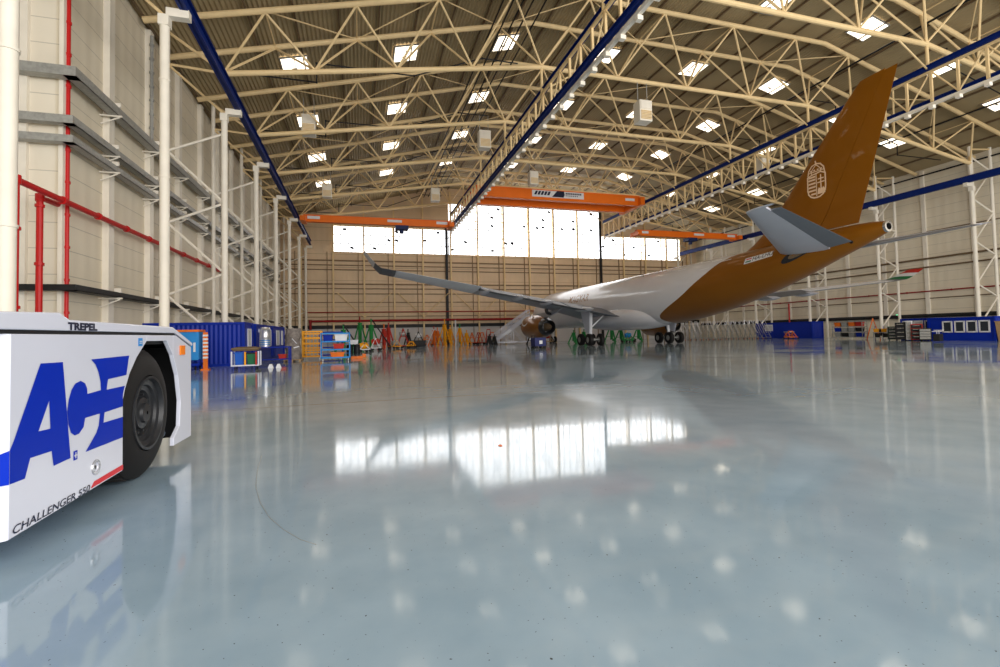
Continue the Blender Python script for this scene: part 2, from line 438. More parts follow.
repeats(lambda: make_column(-1, False), [('white round steel column on the left, %s' % ol[i], (XL, FY(i+1), 0), 0) for i in range(2)], 'left wall columns')
repeats(lambda: make_column(-1), [('white lattice column of the left wall row, %s' % ol[i], (XL, FY(i+1), 0), 0) for i in range(2, 7)]+[('white lattice column of the left wall row, %s' % ol[7], (XL, YB-1.2, 0), 0)], 'left wall columns')
ol = ['nearest, behind the blue office cabin', 'second from the right edge', 'third from the right edge', 'fourth from the right edge', 'fifth, behind the metal ladders', 'sixth, hidden partly by the bronze fuselage', 'last, by the back corner']
repeats(lambda: make_column(1), [('white lattice column of the right wall row, %s' % ol[i], (XR, FY(i+3) if i < 5 else (FY(8)-.1 if i == 5 else YB-1.2), 0), 0) for i in range(6)], 'right wall columns')

# ------------------------------------------------------------------ longitudinal crane trusses and rails
def ibeam(b, p0, p1, h=.55, w=.3, t=.05):
    x, y0, z = p0; y1 = p1[1]
    b.box(x-w/2, x+w/2, y0, y1, z-h/2, z-h/2+t); b.box(x-w/2, x+w/2, y0, y1, z+h/2-t, z+h/2); b.box(x-t/2, x+t/2, y0, y1, z-h/2, z+h/2)
def crane_truss(name_label, X, side):
    """girder hung under the roof trusses; side = where the outer, lower rail hangs"""
    r = thing('crane_runway_truss', name_label, 'runway truss', (X, 0, 0), 0, 'runway trusses hung from the roof')
    ya, yb = 5, 77.; zu, zl = 21.15, 18.75
    b = MB(); ibeam(b, (-side*.12, ya, zu+.25), (-side*.12, yb, zu+.25), .42, .34); b.build('top_rail', BLUEST, r)
    b = MB(); b.box(-.12, .12, ya, yb, zl-.30, zl-.06); b.build('bottom_chord', STEELW, r)
    b = MB(); b.box(-.1, .1, ya, yb, zu-.12, zu+.04); b.build('top_chord', STEEL, r)
    b = MB(); ibeam(b, (side*.3, ya, zl+.15), (side*.3, yb, zl+.15), .40, .30); b.build('bottom_rail', BLUEST, r)
    b = MB(); ny = 42
    ys = [yb-.2-(i*5.15/3) for i in range(ny)]
    for i, y in enumerate(ys):
        if y < ya: break
        v = MB(); v.bar((0, y, zl), (0, y, zu), .16)
        v.build('vertical', STEEL, r)
        if i+1 < ny and ys[i+1] > ya:
            v = MB(); v.tube((0, y, zl if i % 2 else zu), (0, ys[i+1], zu if i % 2 else zl), .06, n=6); v.build('diagonal', STEEL, r)
    for k in range(2, 8):
        v = MB(); v.tube((0, FY(k), zu), (0, FY(k), zbot(X)), .12, n=8); v.build('hanger', STEEL, r, True)
    # sway braces up to the truss chords
    for k in range(2, 8):
        v = MB()
        v.tube((0, FY(k), zu+.2), (-3.2 if side > 0 else 3.2, FY(k), zbot(X+(-3.2 if side > 0 else 3.2))), .07, n=6)
        v.build('sway_brace', STEEL, r)
    # row of small brackets along the lower edge
    cl = None
    for i, y in enumerate(ys):
        if y < ya: break
        if cl is None:
            v = MB(); v.cbox((-side*.05, 0, zl-.42), (.34, .30, .24)); cl = v.build('clamp', STEELW, r); cl.location = (0, y, 0)
        else:
            c = cl.copy(); COL.objects.link(c); c.location = (0, y, 0)
crane_truss('blue railed runway truss on the left of the orange bridge crane', XA, -1)
crane_truss('blue railed runway truss passing behind the bronze tail fin', XB, 1)
b = MB(); ibeam(b, (0, 3, 17.58), (0, YB-2, 17.58), .75, .36); o = b.build('crane_rail', BLUEST, loc=(XL+.85, 0, 0)); tag(o, 'dark blue crane rail on the left wall columns', 'crane rail')
b = MB(); ibeam(b, (0, 3, 17.6), (0, YB-2, 17.6), .75, .36); o = b.build('crane_rail', BLUEST, loc=(XR-.85, 0, 0)); tag(o, 'dark blue crane rail on the right wall columns', 'crane rail')

def crane(label, x0, x1, y, z, h, gap, sign, hoistx):
    r = thing('bridge_crane', label, 'overhead crane', ((x0+x1)/2, y, z), 0)
    W = (x1-x0)/2
    for s in ((-1, 1) if gap else (0,)):
        g = MB(); g.box(-W, W, s*gap-.35, s*gap+.35, -h/2, h/2); g.box(-W, W, s*gap-.45, s*gap+.45, h/2-.08, h/2)
        g.build('girder', ORANGE, r)
    for s in (-1, 1):
        g = MB(); g.box(s*W-.35, s*W+.35, -gap-1.2, gap+1.2, -h/2-.05, h/2-.35); g.build('end_carriage', ORANGE, r)
    if not sign:
     g = MB(); g.box(hoistx-.9, hoistx+.9, -gap-.3 if gap else -.7, gap+.3 if gap else .7, -h/2-.6, -h/2-.05); g.tube((hoistx, 0, -h/2-1.1), (hoistx, 0, -h/2-.6), .3, n=10); g.build('hoist', mat('dark_blue_hoist_paint', (.01, .02, .09, 1), .5), r)
    if sign:
        b = MB(); b.box(-4.4, 3.8, -gap-.40, -gap-.36, -.35, .62); p = b.build('sign_plate', WHT2, r)
        q = MB()
        for k in range(5): q.prism([(-4.1+k*.5, -.05), (-3.75+k*.5, -.05), (-3.5+k*.5, .5), (-3.85+k*.5, .5)], lambda a, c, d: (a, -gap-.41-d, c), 0, .02)
        q.build('sign_marks', BLKD, p)
        q = MB(); q.prism([(-1.3, -.25), (.5, -.25), (.7, .1), (.6, .65), (-.5, .65)], lambda a, c, d: (a, -gap-.41-d, c), 0, .02); q.build('emblem', BLKD, p)
        q = MB()
        for k in range(9): q.box(.85+k*.29, 1.06+k*.29, -gap-.43, -gap-.41, .22, .46)
        for k in range(7): q.box(.85+k*.3, 1.0+k*.3, -gap-.43, -gap-.41, -.05, .1)
        q.build('sign_marks', BLKD, p)
    else:
        b = MB(); b.box(1.0, 3.0, -gap-.46, -gap-.36, -.1, .25); b.build('sign_plate', WHT2, r)
    for s in (-.87, .87):
        b = MB(); b.box(s*W-.8, s*W+.8, -gap-.40, -gap-.36, -.1, .3); b.build('load_plate', WHT2, r)
    return r
crane('orange single-girder overhead crane at the left, below the window strip', XL+1.5, 12.95, 69, 17.85, .95, 0, False, 3.0)
crane('large orange double-girder overhead crane with a white sign plate in the middle', XA+.65, XB-.65, 66.6, 21.75, 1.5, 2.0, True, 10)
crane('orange single-girder overhead crane at the right, above the fuselage', XB+1.55, XR-1.5, 69, 17.85, .95, 0, False, 0.5)

# ------------------------------------------------------------------ services on the walls and under the roof
def tray(label, z, depth=.35, m=GALV, x=XWL+.25, y1=YB-4, h=.10, corner=True, lips=True):
    r = thing('cable_tray', label, 'cable tray', (0, 0, 0), 0, 'cable trays on the left wall')
    b = MB(); x0, x1 = x+.1, x+.1+depth
    b.box(x0, x1, YC-.7, y1, z-h, z-h+.03)
    b.box(x1-.03, x1, YC-.7, y1, z-h, z+.02); b.box(x0, x0+.03, YC-.7, y1, z-h, z+.02)
    if corner:
        b.box(XWL-8, x1, YC-.7, YC-.7+depth*.9, z-h, z-h+.03); b.box(XWL-8, x1, YC-.73, YC-.70, z-h, z+.02)
    b.build('tray_channel', m, r)
    b = MB(); b.box(x0+.06, x1-.08, YC-.5, y1, z-h+.03, z-.01); b.build('cable_bundle', BLACK if m is BLACK else GALV, r)
    for k in range(12):
        y = 29.6+k*5.15
        if y > y1: break
        c = MB(); c.bar((XWL, y, z-h-.05), (x1+.15, y, z-h-.05), .08, .08); c.bar((XWL+.05, y, z-h-.5), (x1+.05, y, z-h-.1), .06); c.cbox((x1-.05, y, z+.12), (.30, .12, .22)); c.build('bracket', STEELW, r)
    return r
tray('upper grey cable tray along the left wall, highest of the trays', 14.05, .5, h=.42)
tray('pair of grey trays along the left wall, the upper of the pair', 11.8, .42, h=.34)
tray('pair of grey trays along the left wall, the lower of the pair', 10.9, .42, h=.30)
tray('black cable tray low on the left wall above the tug', 4.2, .55, BLACK, h=.25)
def pipe(name, label, pts, r, m, cat='pipe', group=None, clamps=0, n=10):
    b = MB(); b.path(pts, r, n=n)
    for p in pts[1:-1]: b.tube((p[0], p[1], p[2]-r*1.3), (p[0], p[1], p[2]+r*1.3), r*1.35, n=n)
    if clamps:
        for p, q in zip(pts, pts[1:]):
            p, q = Vector(p), Vector(q); L = (q-p).length; d = (q-p).normalized()
            for k in range(1, int(L/clamps)+1):
                if k*clamps < L-.3: c = p+d*k*clamps; b.tube(c-d*.06, c+d*.06, r*1.4, n=n)
    o = b.build(name, m, smooth=True); return tag(o, label, cat, group)
pipe('fire_pipe', 'bright red fire pipe rising beside the tug and running along the left wall', [(-12.48, 22.35, 0), (-12.48, 22.35, 7.87), (-12.48, 52, 8.1)], .13, REDP, clamps=3)
pipe('fire_pipe', 'short bright red pipe turning into the left wall behind the tug', [(-13.05, 24.9, 0), (-13.05, 24.9, 7.85), (-13.05, YC-.05, 7.9)], .12, REDP, clamps=2.5)
pipe('fire_pipe', 'thin red riser pipe on the corner of the left wall', [(-12.85, YC+.15, 0), (-12.85, YC+.15, 20.5)], .09, REDP, clamps=1.5)
pipe('fire_pipe', 'long thin red pipe low on the back wall', [(-9, YB-.75, 5.95), (66, YB-.75, 5.95)], .09, DKRED, group=None)
pipe('fire_pipe', 'thick dark red pipe on the back wall just above the black band', [(-8, YB-.85, 3.0), (-8, YB-.85, 4.45), (66, YB-.85, 4.45)], .2, DKRED)
pipe('fire_pipe', 'thin red pipe running along the whole right wall', [(XWR-.35, YB-1.5, 5.9), (XWR-.35, -5, 5.9)], .085, DKRED, clamps=5)
pipe('fire_pipe', 'vertical red pipe beside a right wall column behind the metal ladders', [(XWR-.95, 63.6, 0), (XWR-.95, 63.6, 5.7)], .12, REDP)
pipe('wall_conduit', 'dark thick conduit low on the right wall behind the cabins', [(XWR-.4, YB-1.5, 2.75), (XWR-.4, -5, 2.75)], .26, BLACK, 'conduit')
pipe('wall_conduit', 'upper dark conduit of the pair halfway up the right wall', [(XWR-.35, YB-1.5, 10.1), (XWR-.35, -5, 10.1)], .12, DARKST, 'conduit')
pipe('wall_conduit', 'lower dark conduit of the pair halfway up the right wall', [(XWR-.35, YB-1.5, 9.0), (XWR-.35, -5, 9.0)], .10, DARKST, 'conduit')
pipe('wall_conduit', 'dark conduit under the eave of the right wall', [(XWR-1.5, YB-1.5, 20.6), (XWR-1.5, -5, 20.6)], .10, BLACK, 'conduit')
pipe('downpipe', 'tall grey downpipe on the left wall beside the second column', [(XWL+.4, 35.0, 14.3), (XWL+.4, 35.0, 21.2)], .10, GALV, 'pipe', clamps=.9)
ptex = ['leftmost', 'second from the left', 'third from the left', 'fourth from the left', 'rightmost']
for i, (x, z) in enumerate([(10.6, 26.6), (11.4, 26.75), (12.2, 26.9), (13.0, 27.0), (14.0, 27.1)]):
    pipe('roof_pipe', 'black pipe under the roof left of the runway truss, %s' % ptex[i], [(x, 4, z), (x, YB-1, z)], .07, BLACK, group='black pipes under the roof slope', n=6)
pipe('roof_pipe', 'black pipe running deep under the roof toward the tail fin', [(44.7, 4, 26.2), (44.7, YB-1, 26.2)], .09, BLACK, n=6)
pipe('roof_pipe', 'black pipe under the right roof slope near the right wall', [(58.5, 4, 22.6), (58.5, YB-1, 22.6)], .08, BLACK, n=6)
for k in range(2, 8):
    y = FY(k)+3.0 if k < 7 else FY(k)+2.6
    w_ = ORD[k-2]
    pts = [(-9, y, 21.4), (-3, y, 21.4), (-3, y, 22.9), (4.5, y, 22.9), (10.3, y, 25.2), (13.5, y, 25.2)]
    pipe('sprinkler_pipe', 'thin stepped black pipe crossing the left roof slope, %s' % w_, pts, .055, BLACK, group='stepped black pipes', n=6)
    pts = [(45, y, 25.9), (50, y, 25.9), (50, y, 24.4), (59, y, 22.2), (59, y, 21.0), (66, y, 21.0)]
    pipe('sprinkler_pipe', 'thin stepped black pipe crossing the right roof slope, %s' % w_, pts, .055, BLACK, group='stepped black pipes', n=6)

# roof lights
def make_rooflight():
    r = thing('roof_light', '', 'roof light')
    b = MB(); b.box(-1.0, 1.0, -1.15, 1.15, 0, .04); b.build('panel', SKYM, r)
    b = MB()
    for s in (-1, 1): b.box(s*1.04-.05, s*1.04+.05, -1.2, 1.2, -.03, .08); b.box(-1.0, 1.0, s*1.18-.04, s*1.18+.04, -.03, .08)
    b.box(-.03, .03, -1.15, 1.15, -.02, 0); b.box(-.3, .1, .35, .5, -.06, 0)
    b.build('frame', GALV, r)
    return r
sp = []; rown = ['first row', 'second row', 'third row', 'fourth row', 'fifth row']; coln = ['nearest the left wall', 'second from the left wall', 'third from the left wall', 'fourth from the left wall', 'middle column', 'third from the right wall', 'second from the right wall', 'nearest the right wall']
proto = None
for j, y in enumerate((31, 41.2, 51.6, 62., 72.4)):
    for i, x in enumerate((-4.8, 4.1, 13.2, 23.5, 33.7, 44.2, 53.2, 62.2)):
        if j == 0 and i < 4: continue
        tilt = -math.atan(.257) if x < XA else (0 if x < XB else math.atan(.257))
        o = make_rooflight() if proto is None else copy_tree(proto)
        proto = proto or o
        place(o, 'square roof light, %s back, %s' % (rown[j], coln[i]), (x, y, zroof(x)-.14), 0, 'square roof lights')
        o.rotation_euler = (0, tilt, 0)
# unit heaters / air boxes under the trusses
def make_heater():
    r = thing('unit_heater', '', 'heater')
    b = MB(); b.box(-.6, .6, -.5, .5, -.9, .9); b.build('casing', STEELW, r, bevel=.04)
    b = MB(); b.box(-.5, .5, -.56, -.5, .12, .8); b.build('upper_panel', STEELW, r)
    b = MB()
    for k in range(6): b.box(-.5, .5, -.58, -.5, -.75+k*.13, -.68+k*.13)
    b.build('louvre', STEEL, r)
    b = MB()
    for s in (-1, 1): b.bar((s*.45, 0, .9), (s*.45, 0, 2.6), .05)
    b.build('hanger', GALV, r)
    return r
hs = [((-4.3, 46.6, 21.2), 'under the left roof slope, nearest the left wall'), ((12.4, 46.6, 21.4), 'beside the left runway truss in mid roof'), ((10.3, 66.0, 21.2), 'just left of the orange bridge crane'), ((-3.95, 66.4, 21.0), 'small in the far left of the roof'), ((23.5, 35.2, 20.3), 'to the right of the left runway truss'), ((47.8, 46.6, 21.8), 'above the tail plane of the aircraft'), ((22.7, 60, 22.5), 'above the middle of the orange bridge crane'), ((59, 27.5, 21.3), 'by the right edge of the view')]
repeats(make_heater, [('cream box shaped air heater hanging %s' % d, p, 0) for p, d in hs], 'hanging air heaters')

# ------------------------------------------------------------------ aircraft
AK = 1.024; AH = .029
AXR, AYR = 32.337, 20.782
fx, fy = -sin(AH), cos(AH)
MG = 28.9
rootp = (AXR+fx*(58.5-MG)*AK, AYR+fy*(58.5-MG)*AK, 0)
AC = thing('cargo_aircraft', 'large white and bronze twin jet aircraft with a bronze tail parked in the hangar', 'aircraft', rootp, AH)
def A(x, y, z): return (y*AK, (MG-x)*AK, z*AK)       # x aft of the nose, y to the right wing, z up
ST = [(0, 4.1, .05, .05), (.6, 4.15, .8, .75), (1.6, 4.3, 1.35, 1.3), (3, 4.55, 1.95, 1.85), (5.5, 4.85, 2.55, 2.5), (8.5, 5.05, 2.82, 2.82), (20, 5.05, 2.82, 2.82), (36, 5.05, 2.82, 2.82), (40, 5.25, 2.75, 2.67), (44, 5.6, 2.5, 2.35), (48, 6.12, 2.0, 1.88), (51, 6.62, 1.6, 1.5), (54, 7.22, 1.05, 1.05), (56.3, 7.6, .6, .62), (57.25, 7.72, .34, .36)]
def spl(x, k):
    """smooth (Catmull-Rom style) interpolation of the fuselage stations"""
    if x <= ST[0][0]: return ST[0][k]
    if x >= ST[-1][0]: return ST[-1][k]
    for i in range(len(ST)-1):
        if ST[i][0] <= x <= ST[i+1][0]: break
    x0, x1 = ST[i][0], ST[i+1][0]; y0, y1 = ST[i][k], ST[i+1][k]
    def sl(j):
        a, b = max(0, j-1), min(len(ST)-1, j+1)
        return (ST[b][k]-ST[a][k])/(ST[b][0]-ST[a][0])
    d0, d1 = sl(i), sl(i+1)
    if abs(y1-y0) < 1e-6: d0 = d1 = 0
    if i and abs(ST[i][k]-ST[i-1][k]) < 1e-6: d0 = 0
    if i+2 < len(ST) and abs(ST[i+2][k]-ST[i+1][k]) < 1e-6: d1 = 0
    h = x1-x0; t_ = (x-x0)/h
    return (2*t_**3-3*t_**2+1)*y0+(t_**3-2*t_**2+t_)*h*d0+(-2*t_**3+3*t_**2)*y1+(t_**3-t_**2)*h*d1
def fus(x, a, off=0):
    return A(x, -(spl(x, 2)+off)*cos(a), spl(x, 1)+(spl(x, 3)+off)*sin(a))
BND = [(-90, 37.8), (-70, 37.0), (-49, 36.7), (-38, 37.7), (-14, 41.3), (17, 44.0), (45, 45.4), (60, 46.2), (90, 47.6)]
def xb(a):
    d = math.degrees(a); d = (d+180) % 360-180
    if abs(d) > 90: d = (180-abs(d))*(1 if d > 0 else -1)
    for (a0, x0), (a1, x1) in zip(BND, BND[1:]):
        if a0 <= d <= a1:
            t_ = (d-a0)/(a1-a0); return x0+(x1-x0)*t_
    return 40
b = MB(); NA = 72; ANG = [2*PI*k/NA for k in range(NA)]
xsm = [0, .15, .35, .6, 1, 1.6, 2.3, 3, 4, 5.5, 7, 8.5]
def smooth_xb(a):
    return sum(xb(a+d) for d in (-.12, -.06, 0, .06, .12))/5
rs = []
for x in xsm: rs.append([fus(x, a) for a in ANG])
for i in range(1, 25): rs.append([fus(8.5+(smooth_xb(a)-8.5)*i/24, a) for a in ANG])
b.rings(rs, cap=False, mi=0)
rs = []
for i in range(0, 31): rs.append([fus(smooth_xb(a)+(57.25-smooth_xb(a))*i/30, a) for a in ANG])
b.rings(rs, cap=False, mi=1)
fuse = b.build('fuselage', [PLANEW, BROWN], AC, True)
b = MB(); c0 = A(57.25, 0, 7.72); bx_ = (0, -1, .05)
b.lathe([(-.02, .36*AK), (.12, .345*AK), (.13, .22*AK)], c0, bx_, 24); b.build('exhaust_ring', CHROME, fuse, True)
b = MB(); b.lathe([(.131, .22*AK), (-.1, .2*AK), (-.1, .01)], c0, bx_, 24); b.build('exhaust_bore', BLACK, fuse, True)
for (x, a) in ((54.35, .1), (55.5, -.55)):
    b = MB(); p = Vector(fus(x, a, .01)); b.lathe([(-.02, .11), (.03, .11), (.03, .01)], p, (-1, 0, sin(a)), 10); b.build('vent_port', BLACK, fuse)
b = MB(); b.lathe([(0, .03), (.3, .02)], fus(34, PI/2*.62), (-.3, 0, 1), 8); b.build('antenna', BLACK, fuse)
# cabin windows as shallow oval rims and the belly fairing
b = MB(); rs = []
for i in range(25):
    u_ = i/24; x = 18.5+18.7*u_
    k = max(0., 1-abs(2*u_-1)**3.2)**.5
    rs.append([A(x, -3.12*k*cos(a)-0, 3.35+(1.65 if sin(a) < 0 else 1.35)*k*sin(a)) for a in [2*PI*q/40 for q in range(40)]])
b.rings(rs, cap=True); b.build('belly_fairing', PLANEW, AC, True)
# white light-strip marking high on the side: raised cheat line panels and small dashes
b = MB()
for x, a in ((33.5, .95), (35.5, 1.02), (37.6, .9), (40, .8), (42.5, 1.0), (44, .9), (43.2, .55), (45.2, .75)):
    q = [fus(x, a, .012), fus(x+1.1, a+.01, .012), fus(x+1.1, a+.05, .012), fus(x, a+.04, .012)]; b.add(q, [(0, 1, 2, 3)])
b.build('door_markings', WHT2, fuse)
# registration: flag and letters wrapped on the side
def wrap_text(body, h, x0, a0, name, m, off=.02, parent=None):
    vs, fs, wd = text_geo(body, h, .012)
    out = []
    for u_, v_ in vs:
        x = x0+u_; out.append(fus(x, PI-0+0 if False else (a0+v_/spl(x, 3)), off))
    q = MB(); q.add(out, fs); q.build(name, m, parent or fuse); return wd
def patch(x0, x1, a0, a1, name, m, off=.012, n=6):
    q = MB(); rs = [[fus(x0+(x1-x0)*i/n, a0+(a1-a0)*j/3, off) for j in range(4)] for i in range(n+1)]
    q.rings(rs, closed=False); q.build(name, m, fuse)
patch(47.9, 50.3, .30, .58, 'registration_plate', WHT2)
patch(48.02, 48.5, .47, .53, 'flag_band', REDD, .02); patch(48.02, 48.5, .35, .41, 'flag_band', GREEND, .02)
wrap_text('HA-LHU', .34, 48.62, .36, 'registration_lettering', BLKD)
wrap_text('MAGYAR', 1.0, 18.2, .18, 'title_lettering', BROWND)

# airfoil lofts
def airfoil(n=14):
    up = []; lo = []
    for i in range(n+1):
        c = (1-cos(PI*i/n))/2
        t_ = 5*(.2969*math.sqrt(c)-.126*c-.3516*c*c+.2843*c**3-.1015*c**4)
        up.append((c, t_)); lo.append((c, -t_*.75))
    return up[::-1]+lo[1:]
AF = airfoil()
def surface(secs, c0=0., c1=1.):
    """secs: (y, z, x_le, x_te, thickness ratio) -> section rings; c0..c1 keeps part of the chord"""
    rs = []
    for y, z, le, te, th in secs:
        ch = te-le
        if c0 == 0 and c1 == 1: pts = AF
        else:
            n = 8; fnc = lambda c: 5*(.2969*math.sqrt(c)-.126*c-.3516*c*c+.2843*c**3-.1015*c**4)
            cs = [c0+(c1-c0)*i/n for i in range(n+1)]
            pts = [(c, fnc(c)) for c in cs[::-1]]+[(c, -fnc(c)*.75) for c in cs]
        rs.append([A(le+c*ch, y, z+t_*th*ch) for c, t_ in pts])
    return rs
def lerp_sec(s0, s1, t_): return tuple(a+(b_-a)*t_ for a, b_ in zip(s0, s1))
W3 = [(2.2, 3.75, 19.6, 31.4, .13), (9.4, 4.75, 24.4, 31.9, .12), (29.4, 6.85, 37.1, 40.2, .125)]
def wsec(y):
    return lerp_sec(W3[0], W3[1], (y-2.2)/7.2) if y < 9.4 else lerp_sec(W3[1], W3[2], (y-9.4)/20)
def mirror(secs, s): return [(s*y, z, le, te, th) for y, z, le, te, th in secs]
for s in (-1, 1):
    b = MB(); b.rings(surface(mirror([wsec(y) for y in (2.2, 5, 9.4, 14, 20.2)], s), 0, .64)); wing = b.build('wing', PLANEG, AC, True)
    b = MB(); b.rings(surface(mirror([wsec(y) for y in (20.2, 24, 28.2)], s), 0, .64)); b.build('outer_wing_panel', PLANEO, wing, True)  # wing box split here so its lit underside is painted whiter
    b = MB(); b.rings(surface(mirror([wsec(y) for y in (28.2, 28.8, 29.4)], s), 0, .64)); b.build('wing_end_panel', PLANED, wing, True)
    b = MB(); b.rings(surface(mirror([wsec(y) for y in (20.3, 24, 28.2)], s), .642, 1.)); b.build('aileron', PLANEO, wing, True)
    b = MB(); b.rings(surface(mirror([wsec(y) for y in (28.25, 28.8, 29.4)], s), .642, 1.)); b.build('wing_tip', PLANED, wing, True)
    for y0_, y1_ in ((2.9, 9.2), (9.5, 14.7), (14.8, 20.1)):
        b = MB(); secs = []
        for y in (y0_, (y0_+y1_)/2, y1_):
            q = list(wsec(y)); secs.append(tuple(q))
        rr = surface(mirror(secs, s), .642, 1.0)
        ch0 = MB(); vs = [[(p[0], p[1], p[2]) for p in r_] for r_ in rr]
        # droop about the hinge
        out = []
        for r_, sc in zip(vs, secs):
            hx = (MG-(sc[2]+.642*(sc[3]-sc[2])))*AK; hz = sc[1]*AK; an = -.16
            out.append([(p[0], hx+(p[1]-hx)*cos(an)+(p[2]-hz)*sin(an)*-1*-1, hz+(p[1]-hx)*sin(-an)*-1*-1*1+(p[2]-hz)*cos(an)) for p in r_])
        ch0.rings(out); ch0.build('flap', PLANED, wing, True)
    for y in (7.0, 12.2, 15.9, 19.8):
        q = wsec(y); L_ = 3.4 if y > 10 else 4.2
        b = MB(); x0_ = q[3]-L_*.75
        b.lathe([(0, .05), (L_*.15, .22), (L_*.45, .30), (L_*.8, .22), (L_, .04)], A(x0_, s*y, q[1]-.30), (0, -1, -.02), 12); b.build('flap_track_fairing', PLANEL, wing, True)
    # winglet: three bands
    def wl(t_): return (s*(29.4+1.3*t_), 6.85+.2*t_+.95*t_**1.4, 37.2+2.3*t_, 40.2+1.0*t_, .09)
    b = MB(); b.rings(surface([wl(t_) for t_ in (0, .12, .25, .4)])); wlm = b.build('winglet', GREEND if s > 0 else PLANED, wing, True)
    b = MB(); b.rings(surface([wl(t_) for t_ in (.4, .55, .7)])); b.build('winglet_band', WHT2, wlm, True)
    b = MB(); b.rings(surface([wl(t_) for t_ in (.7, .85, 1.)])); b.build('winglet_tip', REDE if s > 0 else WHT2, wlm, True)
    # engine
    EY = 9.37-.6*(s < 0)
    o_ = (18.9, s*EY, 2.42)
    b = MB(); b.lathe([(0.05, 1.22), (0, 1.3), (.06, 1.40), (.5, 1.52), (1.6, 1.6), (3.2, 1.56), (4.6, 1.36), (5.4, 1.12), (5.42, 1.05), (4.4, 1.1)], A(*o_), (0, -1, -.02), 32); en = b.build('engine', BROWND, AC, True)
    b = MB(); b.lathe([(4.5, 1.1), (5.5, 1.12), (6.3, .86), (6.32, .80), (5.0, .7), (5.0, .02)], A(*o_), (0, -1, -.02), 28); b.build('exhaust_nozzle', RIM, en, True)
    b = MB(); b.lathe([(5.2, .5), (6.1, .42), (7.0, .04)], A(*o_), (0, -1, -.02), 20); b.build('exhaust_cone', DARKST, en, True)
    b = MB(); b.lathe([(.9, .02), (.9, 1.22), (.05, 1.22)], A(*o_), (0, -1, -.02), 24); b.build('fan_face', RIM, en, True)
    b = MB()
    for k in range(22):
        t0, t1 = 2*PI*k/22, 2*PI*(k+1)/22
        fn = lambda t_: Vector(A(*o_))+Vector((s*1.02*AK*0-.0, 0, 0))
    def ringpt(t_, rr_):
        ax_ = 2.0+rr_*1.25*cos(t_); th_ = (PI-.15 if True else 0)-.5-.62*rr_*sin(t_)
        return (s*EY*AK+1.64*AK*cos(th_), A(18.9+ax_, 0, 0)[1], 2.42*AK+1.64*AK*sin(th_))
    if s < 0:
        b = MB(); rs = [[ringpt(2*PI*k/28, q_) for k in range(26)] for q_ in (.84, 1.)]
        b.rings(rs, closed=False); b.build('loop_marking', WHT2, en)
    b = MB(); b.prism([(20.6, 3.9), (26.5, 4.2), (27.8, 4.5), (29.0, 4.35), (25, 3.5), (22, 3.3)], lambda a_, c_, d_: A(a_, s*EY+d_, c_), -.16, .16); b.build('pylon', PLANEG, AC)
    if s < 0:
        b = MB(); b.lathe([(0, .55), (.06, .62), (.5, .62), (.56, .5), (.5, .34), (.1, .3)], A(25.6, s*EY-.2, 4.3), (0, -1, 0), 20); b.build('pylon_duct', RIM, AC, True)
    # main landing gear
    gx, gy = 28.9, s*5.34
    g = MB(); g.tube(A(gx, gy, .75), A(gx-.1, gy-s*.2, 4.0), .17*AK, n=14); gear = g.build('main_gear_strut', WHT2, AC, True)
    g = MB(); g.tube(A(gx-.99, gy, .72), A(gx+.99, gy, .72), .13, n=10)
    for dx in (-.99, .99): g.tube(A(gx+dx, gy-.8, .72), A(gx+dx, gy+.8, .72), .1, n=10)
    g.build('bogie_beam', GALV, gear, True)
    g = MB(); g.tube(A(gx, gy, 2.0), A(gx, gy-s*1.9, 3.6), .09, n=8); g.tube(A(gx, gy, 1.6), A(gx-1.4, gy, 3.5), .07, n=8); g.build('side_stay', WHT2, gear, True)
    g = MB(); g.prism([(gx-.35, 1.55), (gx+.55, 1.4), (gx+1.1, 3.9), (gx-1.1, 4.0)], lambda a_, c_, d_: A(a_, gy+s*.42+d_+s*(c_-1.5)*.08, c_), -.03, .03); g.build('gear_door', PLANEL, gear)
    for dx in (-.99, .99):
        for dy in (-.7, .7):
            o2 = A(gx+dx, gy+dy-.25*1, .70)
            g = MB(); g.lathe([(0, .34), (.02, .60), (.08, .695), (.25*AK, .71), (.43, .695), (.49, .60), (.51, .34)], o2, (1, 0, 0), 28); wh = g.build('wheel', RUBBER, gear, True)
            g = MB(); g.lathe([(.04, .02), (.04, .34), (.47, .34), (.47, .02)], o2, (1, 0, 0), 18); g.build('wheel_hub', GALV, wh, True)
# nose gear
g = MB(); g.tube(A(6.7, 0, .55), A(6.4, 0, 3.2), .12, n=12); gear = g.build('nose_gear_strut', WHT2, AC, True)
for dy in (-.36, .36):
    o2 = A(6.7, dy-.17, .52)
    g = MB(); g.lathe([(0, .25), (.02, .44), (.07, .52), (.17, .53), (.28, .52), (.33, .44), (.35, .25)], o2, (1, 0, 0), 24); wh = g.build('wheel', RUBBER, gear, True)
    g = MB(); g.lathe([(.03, .02), (.03, .25), (.32, .25), (.32, .02)], o2, (1, 0, 0), 16); g.build('wheel_hub', GALV, wh, True)
